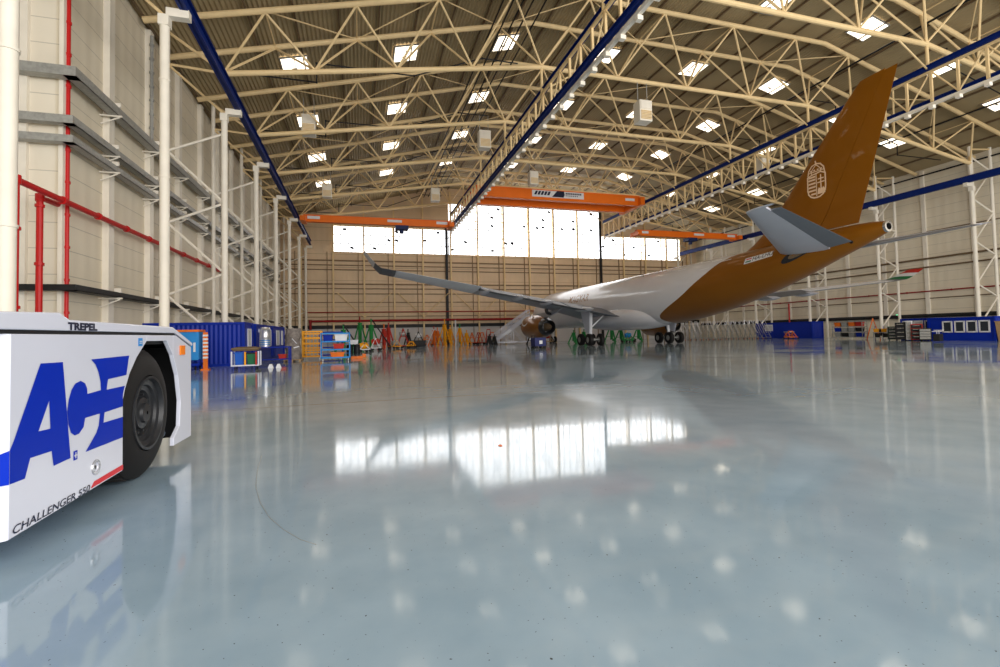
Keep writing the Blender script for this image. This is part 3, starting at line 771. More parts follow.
# fin: main box, rudder, crest
def fsec(z):
    t_ = (z-7.6)/(17.6-7.6)
    le = 46.9+(56.05-46.9)*t_ if z > 8.9 else 46.9+(56.05-46.9)*t_-(8.9-z)*1.1
    te = 55.35+(58.35-55.35)*t_
    return z, le, te
def fin_rings(z0_, z1_, c0, c1, n=10):
    rs = []
    for i in range(n+1):
        z, le, te = fsec(z0_+(z1_-z0_)*i/n); ch = te-le; th = .10 if z < 17 else .07
        fnc = lambda c: 5*(.2969*math.sqrt(c)-.126*c-.3516*c*c+.2843*c**3-.1015*c**4)*th*ch*.5*1.4
        cs = [c0+(c1-c0)*(1-cos(PI*k/12))/2 for k in range(13)]
        rs.append([A(le+c*ch, fnc(c), z+.10*(c-1)*(z > 17.45)) for c in cs]+[A(le+c*ch, -fnc(c), z+.10*(c-1)*(z > 17.45)) for c in cs[::-1]])
    return rs
b = MB(); b.rings(fin_rings(7.4, 17.6, 0, .68)); fin = b.build('tail_fin', BROWN, AC, True)
b = MB(); b.rings(fin_rings(8.35, 17.5, .685, 1.)); b.build('rudder', BROWN, fin, True)
def fin_pt(x, z, off=.02):
    z_, le, te = fsec(z); c = (x-le)/(te-le); ch = te-le
    c = min(max(c, .001), .999)
    y = 5*(.2969*math.sqrt(c)-.126*c-.3516*c*c+.2843*c**3-.1015*c**4)*.10*ch*.7
    return A(x, -(y+off), z)
def crest_poly(pts, name, m, par, off=.03):
    q = MB(); q.add([fin_pt(52.98+s_*.62+.02*t_, 10.72+t_*2.62, off) for s_, t_ in pts], [tuple(range(len(pts)))]); return q
cr = MB()
def cadd(pts, off=.03, mi=0):
    cr.add([fin_pt(52.95+s_*.66, 10.75+t_*2.55, off) for s_, t_ in pts], [tuple(range(len(pts)))], mi)
def cstroke(pts, w_):
    for (a0, b0), (a1, b1) in zip(pts, pts[1:]):
        dx, dy = (a1-a0)*.66, (b1-b0)*2.55; L_ = math.hypot(dx, dy) or 1
        nx, ny = -dy/L_*w_/.66, dx/L_*w_/2.55
        ex, ey = dx/L_*w_*.8/.66, dy/L_*w_*.8/2.55
        cadd([(a0-nx-ex, b0-ny-ey), (a1-nx+ex, b1-ny+ey), (a1+nx+ex, b1+ny+ey), (a0+nx-ex, b0+ny-ey)])
out_ = [(-1, .62), (-1, .25), (-.9, .13), (-.65, .05), (-.3, .01), (0, 0), (.35, .01), (.7, .06), (.92, .15), (1, .27), (1, .62)]
cstroke(out_, .05)
cstroke([(-1, .62), (-.5, .66), (0, .67), (.5, .69), (1, .62)], .045)
cstroke([(0, .04), (0, .66)], .03)
for t_ in (.12, .22, .32, .42, .52, .60): cadd([(-.9 if t_ > .15 else -.62, t_-.030), (-.08, t_-.030), (-.08, t_+.018), (-.9 if t_ > .15 else -.62, t_+.018)])
cstroke([(.5, .20), (.5, .60)], .04); cstroke([(.22, .50), (.78, .50)], .04); cstroke([(.15, .40), (.85, .40)], .04)
for c_ in (.28, .5, .74): cadd([(c_-.2, .08), (c_+.2, .08), (c_+.12, .22), (c_, .26), (c_-.12, .22)])
cstroke([(-.95, .66), (-.85, .80), (-.5, .91), (0, .95), (.5, .91), (.85, .80), (.95, .66)], .045)
cstroke([(-.55, .68), (-.45, .80), (0, .92), (.45, .80), (.55, .68)], .03)
cstroke([(-.95, .73), (.95, .73)], .03); cstroke([(0, .94), (-.08, 1.02)], .05)
for s_ in (-.6, -.2, .2, .6): cadd([(s_-.1, .75), (s_+.1, .75), (s_+.1, .79), (s_-.1, .79)])
o = cr.build('crest_emblem', CRESTM, fin); o['label'] = 'pale gold crest with crown, stripes and double cross'
# tail plane
for s in (-1, 1):
    TS = [(1.0, 6.95, 50.6, 55.9, .11), (9.55, 8.40, 55.75, 57.75, .10)]
    at = lambda t_: lerp_sec(TS[0], TS[1], t_)
    b = MB(); b.rings(surface(mirror([at(t_) for t_ in (0, .3, .6, 1)], s), 0, .70)); hs_ = b.build('tail_plane', PLANEL, AC, True)
    tip = at(1.0)
    b = MB(); b.rings(surface(mirror([tip, (9.72, 8.43, 56.5, 57.7, .05)], s))); b.build('tail_plane_tip', PLANEL, hs_, True)
    b = MB(); b.rings(surface(mirror([at(t_) for t_ in (.03, .5, .93)], s), .705, 1.)); b.build('elevator', mat('mid_grey_elevator_paint', (.17, .185, .215, 1), .4), hs_, True)
    q = MB(); n = 22; pts = []
    def cut(r_, k_): 
        t_ = 2*PI*k_/n; return (52.75+r_*1.75*cos(t_), .12+.30*cos(t_)*r_+.30*r_*sin(t_))
    for off, rr_ in ((.02, 1.),):
        ring = [fus(cut(rr_, k)[0], (cut(rr_, k)[1] if s < 0 else PI-cut(rr_, k)[1]), off) for k in range(n)]
        ring2 = [fus(cut(.7, k)[0], (cut(.7, k)[1] if s < 0 else PI-cut(.7, k)[1]), off) for k in range(n)]
        q.rings([ring, ring2], cap=False)
    q.add(ring2, [tuple(range(n))], 1)
    q.build('trim_cutout', [RIM, DARKST], AC)

# ------------------------------------------------------------------ tow tractor in the foreground
TX0, TY0 = -3.75, 6.6
T = thing('tow_tractor', 'white aircraft tow tractor with large blue letters at the left edge', 'tow tractor', (TX0, TY0, 0))
SX = -2.4-TX0                                   # side face, local x
def ty(y): return y-TY0
ARCH = [(5.97, .25), (5.97, .99), (6.02, 1.10), (6.12, 1.25), (6.29, 1.42), (6.55, 1.60), (7.16, 1.60), (7.37, 1.41), (7.55, 1.13), (7.65, .77), (7.62, .43), (7.40, .30)]
side = lambda a, c, d: (SX-d, ty(a), c)
b = MB()                                        # side skin behind the wheel arch line: rear panel and front frame
rear = [(4.27, .21), (5.97, .25)]+ARCH[1:6]+[(6.55, 1.67), (4.27, 1.67)]
b.prism(rear, side, 0, .05)
b.prism([(6.55, 1.60), (7.16, 1.60), (7.37, 1.41), (7.37, 1.67), (6.55, 1.67)], side, 0, .05)
b.prism([(7.37, 1.41), (7.55, 1.13), (7.65, .77), (7.62, .43), (7.40, .30), (7.40, .20), (8.08, .20), (8.08, 1.50), (7.48, 1.67), (7.37, 1.67)], side, 0, .05)
body = b.build('side_panel', WHITE, T, bevel=.006)
b = MB()                                        # chassis box, chamfered rear corner, front face
b.add([(SX-.01, ty(4.27), .21), (SX-.42, ty(3.98), .21), (-SX+.42, ty(3.98), .21), (-SX, ty(4.27), .21), (SX-.01, ty(4.27), 1.67), (SX-.42, ty(3.98), 1.67), (-SX+.42, ty(3.98), 1.67), (-SX, ty(4.27), 1.67)], [(0, 1, 5, 4), (1, 2, 6, 5), (2, 3, 7, 6), (0, 3, 2, 1)])
b.box(-SX, -SX+.05, ty(4.27), ty(8.05), .21, 1.67)
b.add([(SX-.02, ty(8.05), .2), (-SX, ty(8.05), .2), (-SX, ty(8.05), 1.5), (SX-.02, ty(8.05), 1.5)], [(0, 1, 2, 3)])
b.box(-SX+.05, SX-.06, ty(4.3), ty(5.9), .25, .3)
b.build('chassis', WHITE, T)
b = MB()                                        # bonnet lid: raised rear hump, flat deck, sloping nose
prof_ = [(4.0, 1.70), (4.0, 1.82), (4.83, 1.85), (4.97, 1.795), (7.33, 1.78), (8.10, 1.56), (8.10, 1.515), (7.42, 1.70)]
b.prism(prof_, lambda a, c, d: (d, ty(a), c), -SX-.015, SX+.015)
b.build('bonnet', WHITE, T, bevel=.012)
b = MB(); b.prism([(4.02, 1.675), (7.40, 1.675), (8.07, 1.49), (8.07, 1.52), (7.41, 1.71), (4.02, 1.71)], lambda a, c, d: (d, ty(a), c), -SX+.03, SX-.012); b.build('panel_gap', BLACK, T)
b = MB(); b.box(-SX+.06, SX-.75, ty(5.9), ty(7.95), .35, 1.65); b.box(-SX+.06, SX-.07, ty(7.93), ty(8.02), .22, 1.5); b.box(-SX+.06, SX-.07, ty(6.0), ty(7.98), 1.56, 1.60); b.build('wheel_housing', BLACK, T)  # black liner plates paint in the darkness inside the wheel arch
b = MB()
b.tube((SX-.35, ty(7.42), .42), (SX-.35, ty(7.42), 1.2), .085, n=14); b.tube((SX-.35, ty(7.42), 1.2), (SX-.5, ty(7.3), 1.55), .04, n=10)
b.tube((SX-.2, ty(7.25), .36), (SX-.2, ty(7.5), .36), .07, n=12); b.build('shock_absorber', mat('blue_grey_metal', (.12, .16, .22, 1), .35, metal=.4), T, True)
b = MB(); b.path([(SX-.3, ty(7.45), .5), (SX-.22, ty(7.52), .42), (SX-.2, ty(7.5), .9), (SX-.3, ty(7.35), 1.3)], .02, n=8); b.build('hose', RUBBER, T, True)
WHL = (SX-.44, ty(6.64), .755)
def twheel(x, y):
    w_ = MB(); pr = [(0, .44), (.0, .50), (.02, .62), (.06, .70), (.10, .745), (.16, .755)]
    full = [(0, .40)]+pr+[(.48-t_, r_) for t_, r_ in pr[::-1]]
    w_.lathe(full, (x, y, .755), (1, 0, 0), 56)
    wh = w_.build('wheel', RUBBER, T, True)
    w_ = MB()
    for k in range(48):                          # tread blocks round the running surface
        a0 = 2*PI*k/48; c = Vector((x+.12, y+.748*cos(a0), .755+.748*sin(a0))); c2 = Vector((x+.36, y+.748*cos(a0+.04), .755+.748*sin(a0+.04)))
        if c.z > .05: w_.bar(c, c2, .05, .02)
    w_.build('tread', RUBBER, wh)
    w_ = MB(); w_.lathe([(.47, .43), (.495, .43), (.495, .40), (.45, .385), (.44, .33), (.41, .32), (.40, .27), (.36, .25), (.36, .20), (.42, .18), (.43, .12), (.46, .11), (.465, .02)], (x, y, .755), (1, 0, 0), 40); w_.build('rim', RIM, wh, True)
    w_ = MB()
    for k in range(10):
        a0 = 2*PI*k/10; p = (x+.36, y+.225*cos(a0), .755+.225*sin(a0)); w_.tube(p, (p[0]+.04, p[1], p[2]), .016, n=6)
    for k in range(8):
        a0 = 2*PI*k/8+.2; w_.tube((x+.41, y+.10*cos(a0), .755+.10*sin(a0)), (x+.45, y+.10*cos(a0), .755+.10*sin(a0)), .012, n=6)
    w_.build('wheel_nuts', RIM, wh)
twheel(SX-.49, ty(6.64))
w_ = MB(); w_.lathe([(0, .3), (.02, .62), (.1, .745), (.36, .745), (.44, .62), (.46, .3)], (-SX+.05, ty(6.64), .755), (1, 0, 0), 40); w_.build('wheel', RUBBER, T, True)
# lettering
fl = lambda d0: (lambda a, c, d: (SX+d0+d, ty(a), c))
b = MB()
def poly_hole(b, outer, hole, fn, d0):
    bm = bmesh.new(); vo = [bm.verts.new(fn(a, c, d0)) for a, c in outer]; vh = [bm.verts.new(fn(a, c, d0)) for a, c in hole]
    es = [bm.edges.new((l[i], l[(i+1) % len(l)])) for l in ((vo, vh) if vh else (vo,)) for i in range(len(l))]
    bmesh.ops.triangle_fill(bm, use_beauty=True, edges=es)
    bm.verts.index_update(); b.add([v.co for v in bm.verts], [tuple(v.index for v in f.verts) for f in bm.faces]); bm.free()
Ao = [(4.262, .601), (4.433, .597), (4.491, .735), (4.753, .728), (4.779, .602), (5.017, .609), (4.894, 1.437), (4.601, 1.44), (4.313, .906), (4.27, .842), (4.262, .83)]
Ah = [(4.714, 1.138), (4.583, .917), (4.733, .911)]
poly_hole(b, [(max(4.272, a), c) for a, c in Ao], Ah, fl(.004), 0)
CE = [(5.274, 1.127), (5.511, 1.137), (5.504, 1.216), (5.467, 1.312), (5.413, 1.386), (5.334, 1.439), (6.115, 1.448), (6.065, 1.243), (5.646, 1.23), (5.618, 1.13), (6.032, 1.132), (5.955, 1.05), (5.955, .921), (5.583, .914), (5.562, .817), (5.955, .811), (5.955, .598), (5.249, .607), (5.434, .744), (5.476, .806), (5.499, .916), (5.24, .915), (5.216, .839), (5.145, .792), (5.076, .789), (5.019, .823), (4.979, .907), (4.962, 1.011), (4.982, 1.11), (5.025, 1.194), (5.081, 1.241), (5.163, 1.257), (5.236, 1.227), (5.269, 1.176)]
CE = [(a, c) if c < 1.0 or a < 5.97 else (min(a, 5.96+max(0, (c-1.0))*.30 if c > 1.0 else 5.96), c) for a, c in CE]
poly_hole(b, CE, [], fl(.004), 0)
# the first letter runs on over the chamfered corner
cx = lambda t_: (SX-.41*t_+.005, ty(4.27-.29*t_)-.005)
b.add([cx(0)+(.60,), cx(.75)+(.605,), cx(.75)+(.70,), cx(0)+(.84,)], [(0, 1, 2, 3)])
b.build('blue_lettering', LOGOB, T)
b = MB(); vs, fs, wd = text_geo('TREPEL', .068, .05); k_ = .475/wd; b.add([(SX+.019, ty(4.93)+x*k_, 1.705+z) for x, z in vs], fs); b.build('maker_lettering', BLKD, T)
b = MB(); vs, fs, wd = text_geo('CHALLENGER 550', .060, .012, .15); k_ = 1.02/wd; b.add([(SX+.004, ty(4.31)+x*k_, .232+z+x*k_*.004) for x, z in vs], fs); b.build('model_lettering', BLKD, T)
b = MB(); b.prism([(5.345, .252), (5.965, .262), (5.965, .315), (5.40, .300)], fl(.003), 0, .002); b.build('red_stripe', REDD, T)
b = MB(); b.prism([(5.062, .575), (5.118, .575), (5.118, .655), (5.062, .655)], fl(.003), 0, .002); p_ = b.build('plus_badge', LOGOB, T)
b = MB(); b.box(SX+.006, SX+.008, ty(5.072), ty(5.108), .608, .622); b.box(SX+.006, SX+.008, ty(5.086), ty(5.094), .588, .642); b.build('plus_mark', WHT2, p_)
b = MB(); b.prism([(6.32, 1.545), (6.42, 1.545), (6.42, 1.635), (6.32, 1.635)], fl(.003), 0, .003); p_ = b.build('label_plate', LBLUE, T)
b = MB(); b.box(SX+.008, SX+.009, ty(6.335), ty(6.405), 1.575, 1.583); b.box(SX+.008, SX+.009, ty(6.335), ty(6.405), 1.595, 1.603); b.build('label_lines', WHT2, p_)
b = MB(); b.prism([(7.60, 1.40), (7.78, 1.40), (7.78, 1.53), (7.60, 1.53)], fl(.003), 0, .015); b.build('side_reflector', ORANGL, T, bevel=.004)
b = MB(); b.lathe([(0, .072), (.012, .07), (.012, .048), (-.02, .045), (-.02, .02), (.0, .018), (.0, .001)], (SX, ty(5.43), .425), (1, 0, 0), 28); b.build('flush_handle', CHROME, T, True)

# ------------------------------------------------------------------ left side equipment
def cabin(label, x0, x1, y0, y1, h, wins, face, door=None, legs=False):
    """site cabin; wins = list of (centre along Y, width, z0, z1) on the face side"""
    r = thing('site_cabin', label, 'cabin', ((x0+x1)/2, (y0+y1)/2, 0))
    W, D = (x1-x0)/2, (y1-y0)/2; yc = (y0+y1)/2
    b = MB(); b.box(-W, W, -D, D, .12, h-.1); b.build('walls', CABR if abs(face) == 1 else CABR2, r)
    b = MB()
    for sx_ in (-1, 1):
        for sy_ in (-1, 1): b.cbox((sx_*W, sy_*D, h/2), (.18, .18, h))
    for z in (.1, h-.06):
        for s_ in (-1, 1): b.box(-W, W, s_*D-.07, s_*D+.07, z-.1, z+.06); b.box(s_*W-.07, s_*W+.07, -D, D, z-.1, z+.06)
    b.build('corner_frame', CABIN, r)
    b = MB(); b.box(-W+.05, W-.05, -D+.05, D-.05, h-.1, h-.02); b.build('roof', CABIN, r)
    for yw, ww, za, zb, m in wins:
        xf = face*W; yw -= yc
        g = MB(); e = .05
        for s_ in (-1, 1): g.box(xf-e, xf+e, yw+s_*ww/2-.06, yw+s_*ww/2+.06, za-.06, zb+.06); 
        g.box(xf-e, xf+e, yw-ww/2, yw+ww/2, za-.06, za+.06); g.box(xf-e, xf+e, yw-ww/2, yw+ww/2, zb-.06, zb+.06)
        fr = g.build('window_frame', WHT2, r)
        g = MB(); g.box(xf-.03, xf+.03, yw-ww/2, yw+ww/2, za, zb); g.build('window_pane', m, fr)
    if door:
        yw = door-yc; xf = face*W
        g = MB(); g.box(xf-.06, xf+.06, yw-.45, yw+.45, .15, 2.1); dr = g.build('door', CABIN, r, bevel=.02)
        g = MB(); g.bar((xf+face*.1, yw+.32, 1.1), (xf+face*.1, yw+.2, 1.1), .03); g.build('door_handle', CHROME, dr)
    return r
cabin('long dark blue ribbed cabin nearest the tug, its plain ribbed side facing the floor', -12.2, -6.95, 33.0, 35.35, 2.7, [(34.6, .9, 1.15, 2.25, GLASSL)], 1)
cabin('blue cabin with pale blinds behind the silver drum', -8.3, -6.98, 36.6, 43.0, 2.68, [(38.3, .9, 1.1, 2.3, GLASSL), (40.2, 1.4, 1.1, 2.3, GLASSL), (42.2, .8, 1.1, 2.3, GLASSL)], 1, 37.3)
cabin('farthest blue cabin of the left row, behind the grey wrapped stack', -8.3, -6.98, 43.3, 49.5, 2.7, [(46.0, 1.4, 1.1, 2.3, GLASSL), (48.4, .8, 1.1, 2.3, GLASSL)], 1, 44.4)

def castor(b, x, y, r=.07):
    b.tube((x-.02, y, r), (x+.02, y, r), r, n=12); b.bar((x, y, r), (x+.02, y, r*2.4), .03)
def trolley_cage(label, cat, w, d, h, m, shelves, rungs, mesh=False, loc=(0, 0, 0), rz=0, load=None, name='cage_trolley'):
    r = thing(name, label, cat, loc, rz)
    W, D = w/2, d/2
    for sx_ in (-1, 1):
        for sy_ in (-1, 1): b = MB(); b.bar((sx_*W, sy_*D, .2), (sx_*W, sy_*D, h), .06+.05*mesh); b.build('post', m, r)
    for k in range(shelves):
        z = .24+(h-.3)*k/max(1, shelves-1) if shelves > 1 else .24
        b = MB(); b.box(-W, W, -D, D, z-.02, z+.02)
        for s_ in (-1, 1): b.box(-W, W, s_*D-.03, s_*D+.03, z-.045, z+.045)
        b.build('shelf', m, r)
    b = MB()
    for k in range(rungs):
        z = .35+(h-.4)*(k+.5)/rungs
        for s_ in (-1, 1): b.bar((s_*W, -D, z), (s_*W, D, z), .035); 
        b.bar((-W, D, z), (W, D, z), .03)
        if mesh: b.bar((-W, -D, z), (W, -D, z), .10)
    if mesh:
        for k in range(1, 5): b.bar((-W+w*k/5, -D, .3), (-W+w*k/5, -D, h), .05)
    if rungs: b.build('side_rails', m, r)
    for sx_ in (-1, 1):
        for sy_ in (-1, 1):
            b = MB(); castor(b, sx_*(W-.1), sy_*(D-.1), .08); b.build('castor', WHT2, r)
    return r
def block(name, label, cat, loc, dims, m, rz=0, lid=None, group=None):
    """small rounded box with a rim or lid"""
    r = thing(name, label, cat, loc, rz, group); w_, d_, h_ = dims
    b = MB(); b.rings([[(sx_*w_/2*k, sy_*d_/2*k, z) for sx_, sy_ in ((-1, -1), (1, -1), (1, 1), (-1, 1))] for z, k in ((0, .86), (h_*.5, .94), (h_, 1.))]); b.build('body', m, r, bevel=.02)
    b = MB(); b.box(-w_/2-.03, w_/2+.03, -d_/2-.03, d_/2+.03, h_-.02, h_+.05); b.build('lid', lid or m, r, bevel=.015)
    return r
# recycling trolley with two bins
cy_ = 28.45
r = thing('bin_trolley', 'white framed bin trolley holding a blue and a green bin', 'trolley', (-5.85, cy_, 0), .02)
b = MB(); b.box(-.64, .64, -.35, .35, .20, .27)
for s_ in (-1, 1):
    for q in (-1, 1): b.bar((s_*.64, q*.33, .2), (s_*.64, q*.33, .98), .07)
b.build('frame', WHITE, r)
for s_ in (-1, 1):
    for q in (-1, 1): b = MB(); castor(b, s_*.5, q*.25, .08); b.build('castor', RUBBER, r)
b = MB(); b.bar((0, -.34, .25), (0, -.34, .95), .08); b.build('striped_post', YEL, r)
b = MB(); b.bar((.53, -.36, .25), (.53, -.36, .95), .07); b.build('red_post', REDE, r)
b = MB(); b.rings([[(sx_*k*.68, sy_*k*.42, z) for sx_, sy_ in ((-1, -1), (1, -1), (1, 1), (-1, 1))] for z, k in ((1.0, .8), (1.1, .98), (1.16, .95), (1.22, .6))]); b.build('cover', DARKST, r)
block('waste_bin', 'bright blue waste bin on the white trolley', 'bin', (-6.15, cy_, .27), (.46, .5, .62), BBLUE, .02)
block('waste_bin', 'dark green waste bin on the white trolley', 'bin', (-5.58, cy_, .27), (.44, .5, .58), BGREEN, .02, BLACK)
# workbench with the silver drum
r = thing('workbench', 'dark blue steel workbench under the silver drum in front of the cabins', 'bench', (-5.6, 35.0, 0))
b = MB(); b.box(-1.1, 1.1, -.45, .45, 1.02, 1.09); b.build('bench_top', CABIN, r)
for s_ in (-1, 1):
    for q in (-1, 1): b = MB(); b.bar((s_*1.05, q*.4, 0), (s_*1.05, q*.4, 1.02), .08); b.build('leg', CABIN, r)
b = MB(); b.box(-1.05, 1.05, -.4, .4, .22, .28); b.build('lower_shelf', CABIN, r)
r = thing('steel_drum', 'silver metal drum standing on the dark blue workbench', 'drum', (-6.05, 34.85, 1.09))
b = MB(); b.lathe([(0, .01), (0, .30), (.06, .31), (.55, .31), (.6, .33), (.65, .31), (1.1, .31), (1.15, .34), (1.2, .31), (1.3, .29), (1.32, .01)], (0, 0, 0), (0, 0, 1), 28); b.build('body', SILV, r, True)
b = MB()
for z in (.12, .26, .4): b.lathe([(0, .315), (0, .325), (.05, .325), (.05, .315)], (0, 0, z), (0, 0, 1), 28)
b.build('blue_bands', LBLUE, r, True)
block('toolbox', 'small black toolbox on the left end of the dark blue workbench', 'toolbox', (-6.5, 35.0, .28), (.35, .3, .3), BLACK)
block('toolbox', 'low orange toolbox on the lower shelf of the blue workbench', 'toolbox', (-5.0, 35.0, .28), (.5, .3, .25), REDE)
b = MB(); 
for s_ in (-1, 1): b.prism([(-.28, 0), (.28, 0), (.12, .22), (-.12, .22)], lambda a, c, d: (a*.5+s_*.2, d, c), -.1, .1)
tag(b.build('wheel_chocks', WHT2, loc=(-4.55, 29.0, 0)), 'pair of small white wheel chocks on the floor beside the bin trolley', 'wheel chock')
# blue and orange trolley behind the tug
r = thing('equipment_trolley', 'blue box trolley with an orange top rail just past the tug nose', 'trolley', (-9.0, 29.9, 0))
b = MB(); b.box(-.85, .62, -.5, .5, .55, 2.08); b.build('box', LBLUE, r, bevel=.03)
b = MB(); b.box(-.9, .66, -.55, .55, 2.08, 2.2); b.build('top_rail', ORG, r)
b = MB(); b.box(-.88, .66, -.52, .52, .25, .38); b.bar((.66, -.52, .3), (.66, -.52, .6), .05); b.build('base_frame', CABIN, r)
b = MB(); b.box(.38, .48, -.53, -.5, 1.0, 1.5); b.build('white_label', WHT2, r)
for s_ in (-.7, .45):
    for q in (-.4, .4): b = MB(); castor(b, s_, q, .11); b.build('castor', RUBBER, r)
r = thing('barrier_post', 'orange and white striped upright post beside the blue box trolley', 'post', (-8.1, 29.6, 0))
b = MB(); b.bar((0, 0, 0), (0, 0, 2.05), .22, .1); b.box(-.2, .2, -.15, .15, 0, .06); b.build('upright', ORG, r)
b = MB()
for k in range(7): b.box(-.12, .12, -.065, .065, .62+k*.2, .72+k*.2)
b.build('white_bands', WHT2, r)
# wrapped stack, yellow cage, light blue cage
r = thing('wrapped_stack', 'tall brown and grey wrapped stack on a pallet beside the yellow cage', 'stack', (-4.55, 36.6, 0))
b = MB()
rs = []
for k in range(9):
    z = .15+k*.27; rr = .5+.05*sin(k*2.3); rs.append([((rr+.05*sin(3*a+k))*cos(a), (rr+.04*cos(2*a+k*1.7))*sin(a)*.9, z) for a in [2*PI*q/18 for q in range(18)]])
b.rings(rs); b.build('wrapped_load', GREYC, r, True)
b = MB()
for k in range(5): b.box(-.6, .6, -.55+k*.24, -.42+k*.24, .1, .14)
for k in (-.5, 0, .5): b.box(k-.05, k+.05, -.55, .55, 0, .1)
b.build('pallet', WOOD, r)
b = MB(); b.bar((.0, -.5, 1.6), (.3, -.55, 1.25), .05); b.bar((.1, -.52, .95), (.45, -.5, 1.05), .12, .08); b.build('white_straps', WHT2, r)
trolley_cage('yellow cage trolley with open barred front, left of the light blue one', 'cage trolley', 1.25, 1.0, 2.15, YEL, 5, 5, True, (-3.45, 38.7, 0))
trolley_cage('light blue shelf trolley on white castors near the middle of the left row', 'shelf trolley', 1.85, .8, 1.95, LBLUE, 4, 5, False, (-1.62, 34.8, 0), name='shelf_trolley')
block('storage_box', 'white storage box on the upper shelf of the light blue trolley', 'box', (-1.25, 34.75, 1.36), (.85, .5, .45), WHT2)
block('storage_box', 'dark blue storage box on the light blue trolley beside the white one', 'box', (-2.1, 34.75, 1.36), (.6, .5, .40), CABIN)
block('storage_box', 'red storage box on the middle shelf of the light blue trolley', 'box', (-1.4, 34.75, .84), (.7, .5, .3), REDE)
block('storage_box', 'orange storage box on the bottom shelf of the light blue trolley', 'box', (-1.5, 34.75, .26), (.9, .5, .3), ORG)
trolley_cage('dark blue shelf trolley behind the light blue one', 'shelf trolley', 1.7, .8, 2.1, CABIN, 4, 3, False, (-2.2, 40.3, 0), name='shelf_trolley')
r = thing('pallet_truck', 'low orange pallet truck on the floor right of the light blue trolley', 'pallet truck', (-.15, 37.5, 0))
b = MB(); b.box(-.5, .35, -.4, -.2, 0, .18); b.box(-.5, .35, .2, .4, 0, .18); b.box(.3, .55, -.4, .4, .08, .35); b.build('forks', ORG, r, bevel=.02)
b = MB(); b.path([(.45, 0, .3), (.6, 0, .5)], .03); b.build('handle', BLACK, r)
def drum_black(label, loc):
    r = thing('oil_barrel', label, 'barrel', loc, 0, 'black oil barrels')
    b = MB(); b.lathe([(0, .01), (0, .29), (.3, .29), (.31, .305), (.33, .29), (.6, .29), (.61, .305), (.63, .29), (.88, .29), (.9, .30), (.9, .01)], (0, 0, 0), (0, 0, 1), 20); b.build('body', BLACK, r, True)
    b = MB(); b.tube((.15, 0, .9), (.15, 0, .93), .04); b.build('bung', GALV, r)
for k, (x, n_) in enumerate(((-.95, 'left'), (-.30, 'right'))): drum_black('black oil barrel behind the orange pallet truck, %s of the two' % n_, (x, 47.5, 0))
block('white_box', 'small white box lying on the black oil barrels', 'box', (-.62, 47.5, .95), (.9, .35, .35), WHT2)

# ------------------------------------------------------------------ tripod jacks and other stands
def jack(label, loc, m, h=2.6, spread=1.2, kind=0, rz=0, m2=None):
    m2 = m2 or m
    r = thing('tripod_jack', label, 'aircraft jack', loc, rz)
    n_ = 3
    for k in range(n_):
        a = 2*PI*k/n_+.5; b = MB(); p = (spread*cos(a), spread*sin(a), .12)
        b.tube(p, (.14*cos(a), .14*sin(a), h*.8), .10, n=8); b.tube((p[0], p[1], 0), (p[0], p[1], .1), .16, n=10); b.build('leg', m, r, True)
    b = MB(); b.tube((0, 0, .35), (0, 0, h*.82), .24, n=14); b.lathe([(0, .32), (.12, .32)], (0, 0, h*.78), (0, 0, 1), 14, cap=True); b.build('cylinder', m, r, True)
    b = MB(); b.tube((0, 0, h*.82), (0, 0, h), .08, n=12); b.tube((0, 0, h), (0, 0, h+.06), .12, n=12); b.build('ram', m2 or CHROME, r, True)
    b = MB()
    for k in range(n_):
        a, a2 = 2*PI*k/n_+.5, 2*PI*(k+1)/n_+.5; q = .72
        b.tube((spread*q*cos(a), spread*q*sin(a), h*.27), (spread*q*cos(a2), spread*q*sin(a2), h*.27), .04, n=6)
    b.build('ring_brace', m, r)
    b = MB(); b.box(-.2, .2, -spread*.6-.1, -spread*.6+.15, .1, .5); b.build('pump_box', m2, r)
    return r
def stand(label, loc, m, w=1.6, h=1.1, rz=0, load=None, m2=None):
    """engine or tow-bar dolly: low frame, wheels, sloping arms"""
    r = thing('wheeled_stand', label, 'stand', loc, rz)
    W = w/2; b = MB()
    for s_ in (-1, 1): b.bar((-W, s_*.5, .3), (W, s_*.5, .3), .1)
    for k in (-1, 0, 1): b.bar((k*W*.9, -.5, .3), (k*W*.9, .5, .3), .08)
    b.build('base_frame', m, r)
    for s_ in (-1, 1):
        b = MB(); b.bar((-W*.9, s_*.45, .3), (0, s_*.25, h), .08); b.bar((W*.9, s_*.45, .3), (0, s_*.25, h), .08); b.build('arm', m, r)
    b = MB(); b.bar((0, -.3, h), (0, .3, h), .14); b.bar((-W*.5, 0, h*.6), (W*.5, 0, h*.6), .1); b.build('cradle', m2 or m, r)
    for s_ in (-1, 1):
        for q in (-1, 1): b = MB(); b.tube((s_*W*.85-.0, q*.6-.05, .16), (s_*W*.85, q*.6+.05, .16), .16, n=14); b.build('wheel', RUBBER, r, True)
    if load:
        b = MB(); b.lathe([(-.5, .05), (-.45, .3), (0, .38), (.4, .3), (.5, .1)], (0, 0, h*.75), (1, 0, .1), 16); b.build('load', load, r, True)
    return r
jack('tall green tripod jack behind the light blue trolley, leftmost of the green ones', (-1.9, 60, 0), GRN, 3.1, 1.1)
jack('tall green tripod jack left of the red ones, under a dark red tip', (.0, 68.5, 0), GRN, 4.4, 1.2, m2=DKRED)
jack('tall green tripod jack with a dark pole leaning on it', (1.4, 64.5, 0), GRN, 3.9, 1.3)
pipe('leaning_pole', 'long dark pole leaning down from the right green tripod jack', [(1.5, 63.2, 3.8), (3.7, 63.0, .4), (3.8, 63.0, .05)], .08, BLACK, 'pole')
pipe('leaning_pole', 'dark pole leaning beside the leftmost green tripod jack', [(-1.8, 58, 3.1), (.1, 57.6, .05)], .08, BLACK, 'pole')
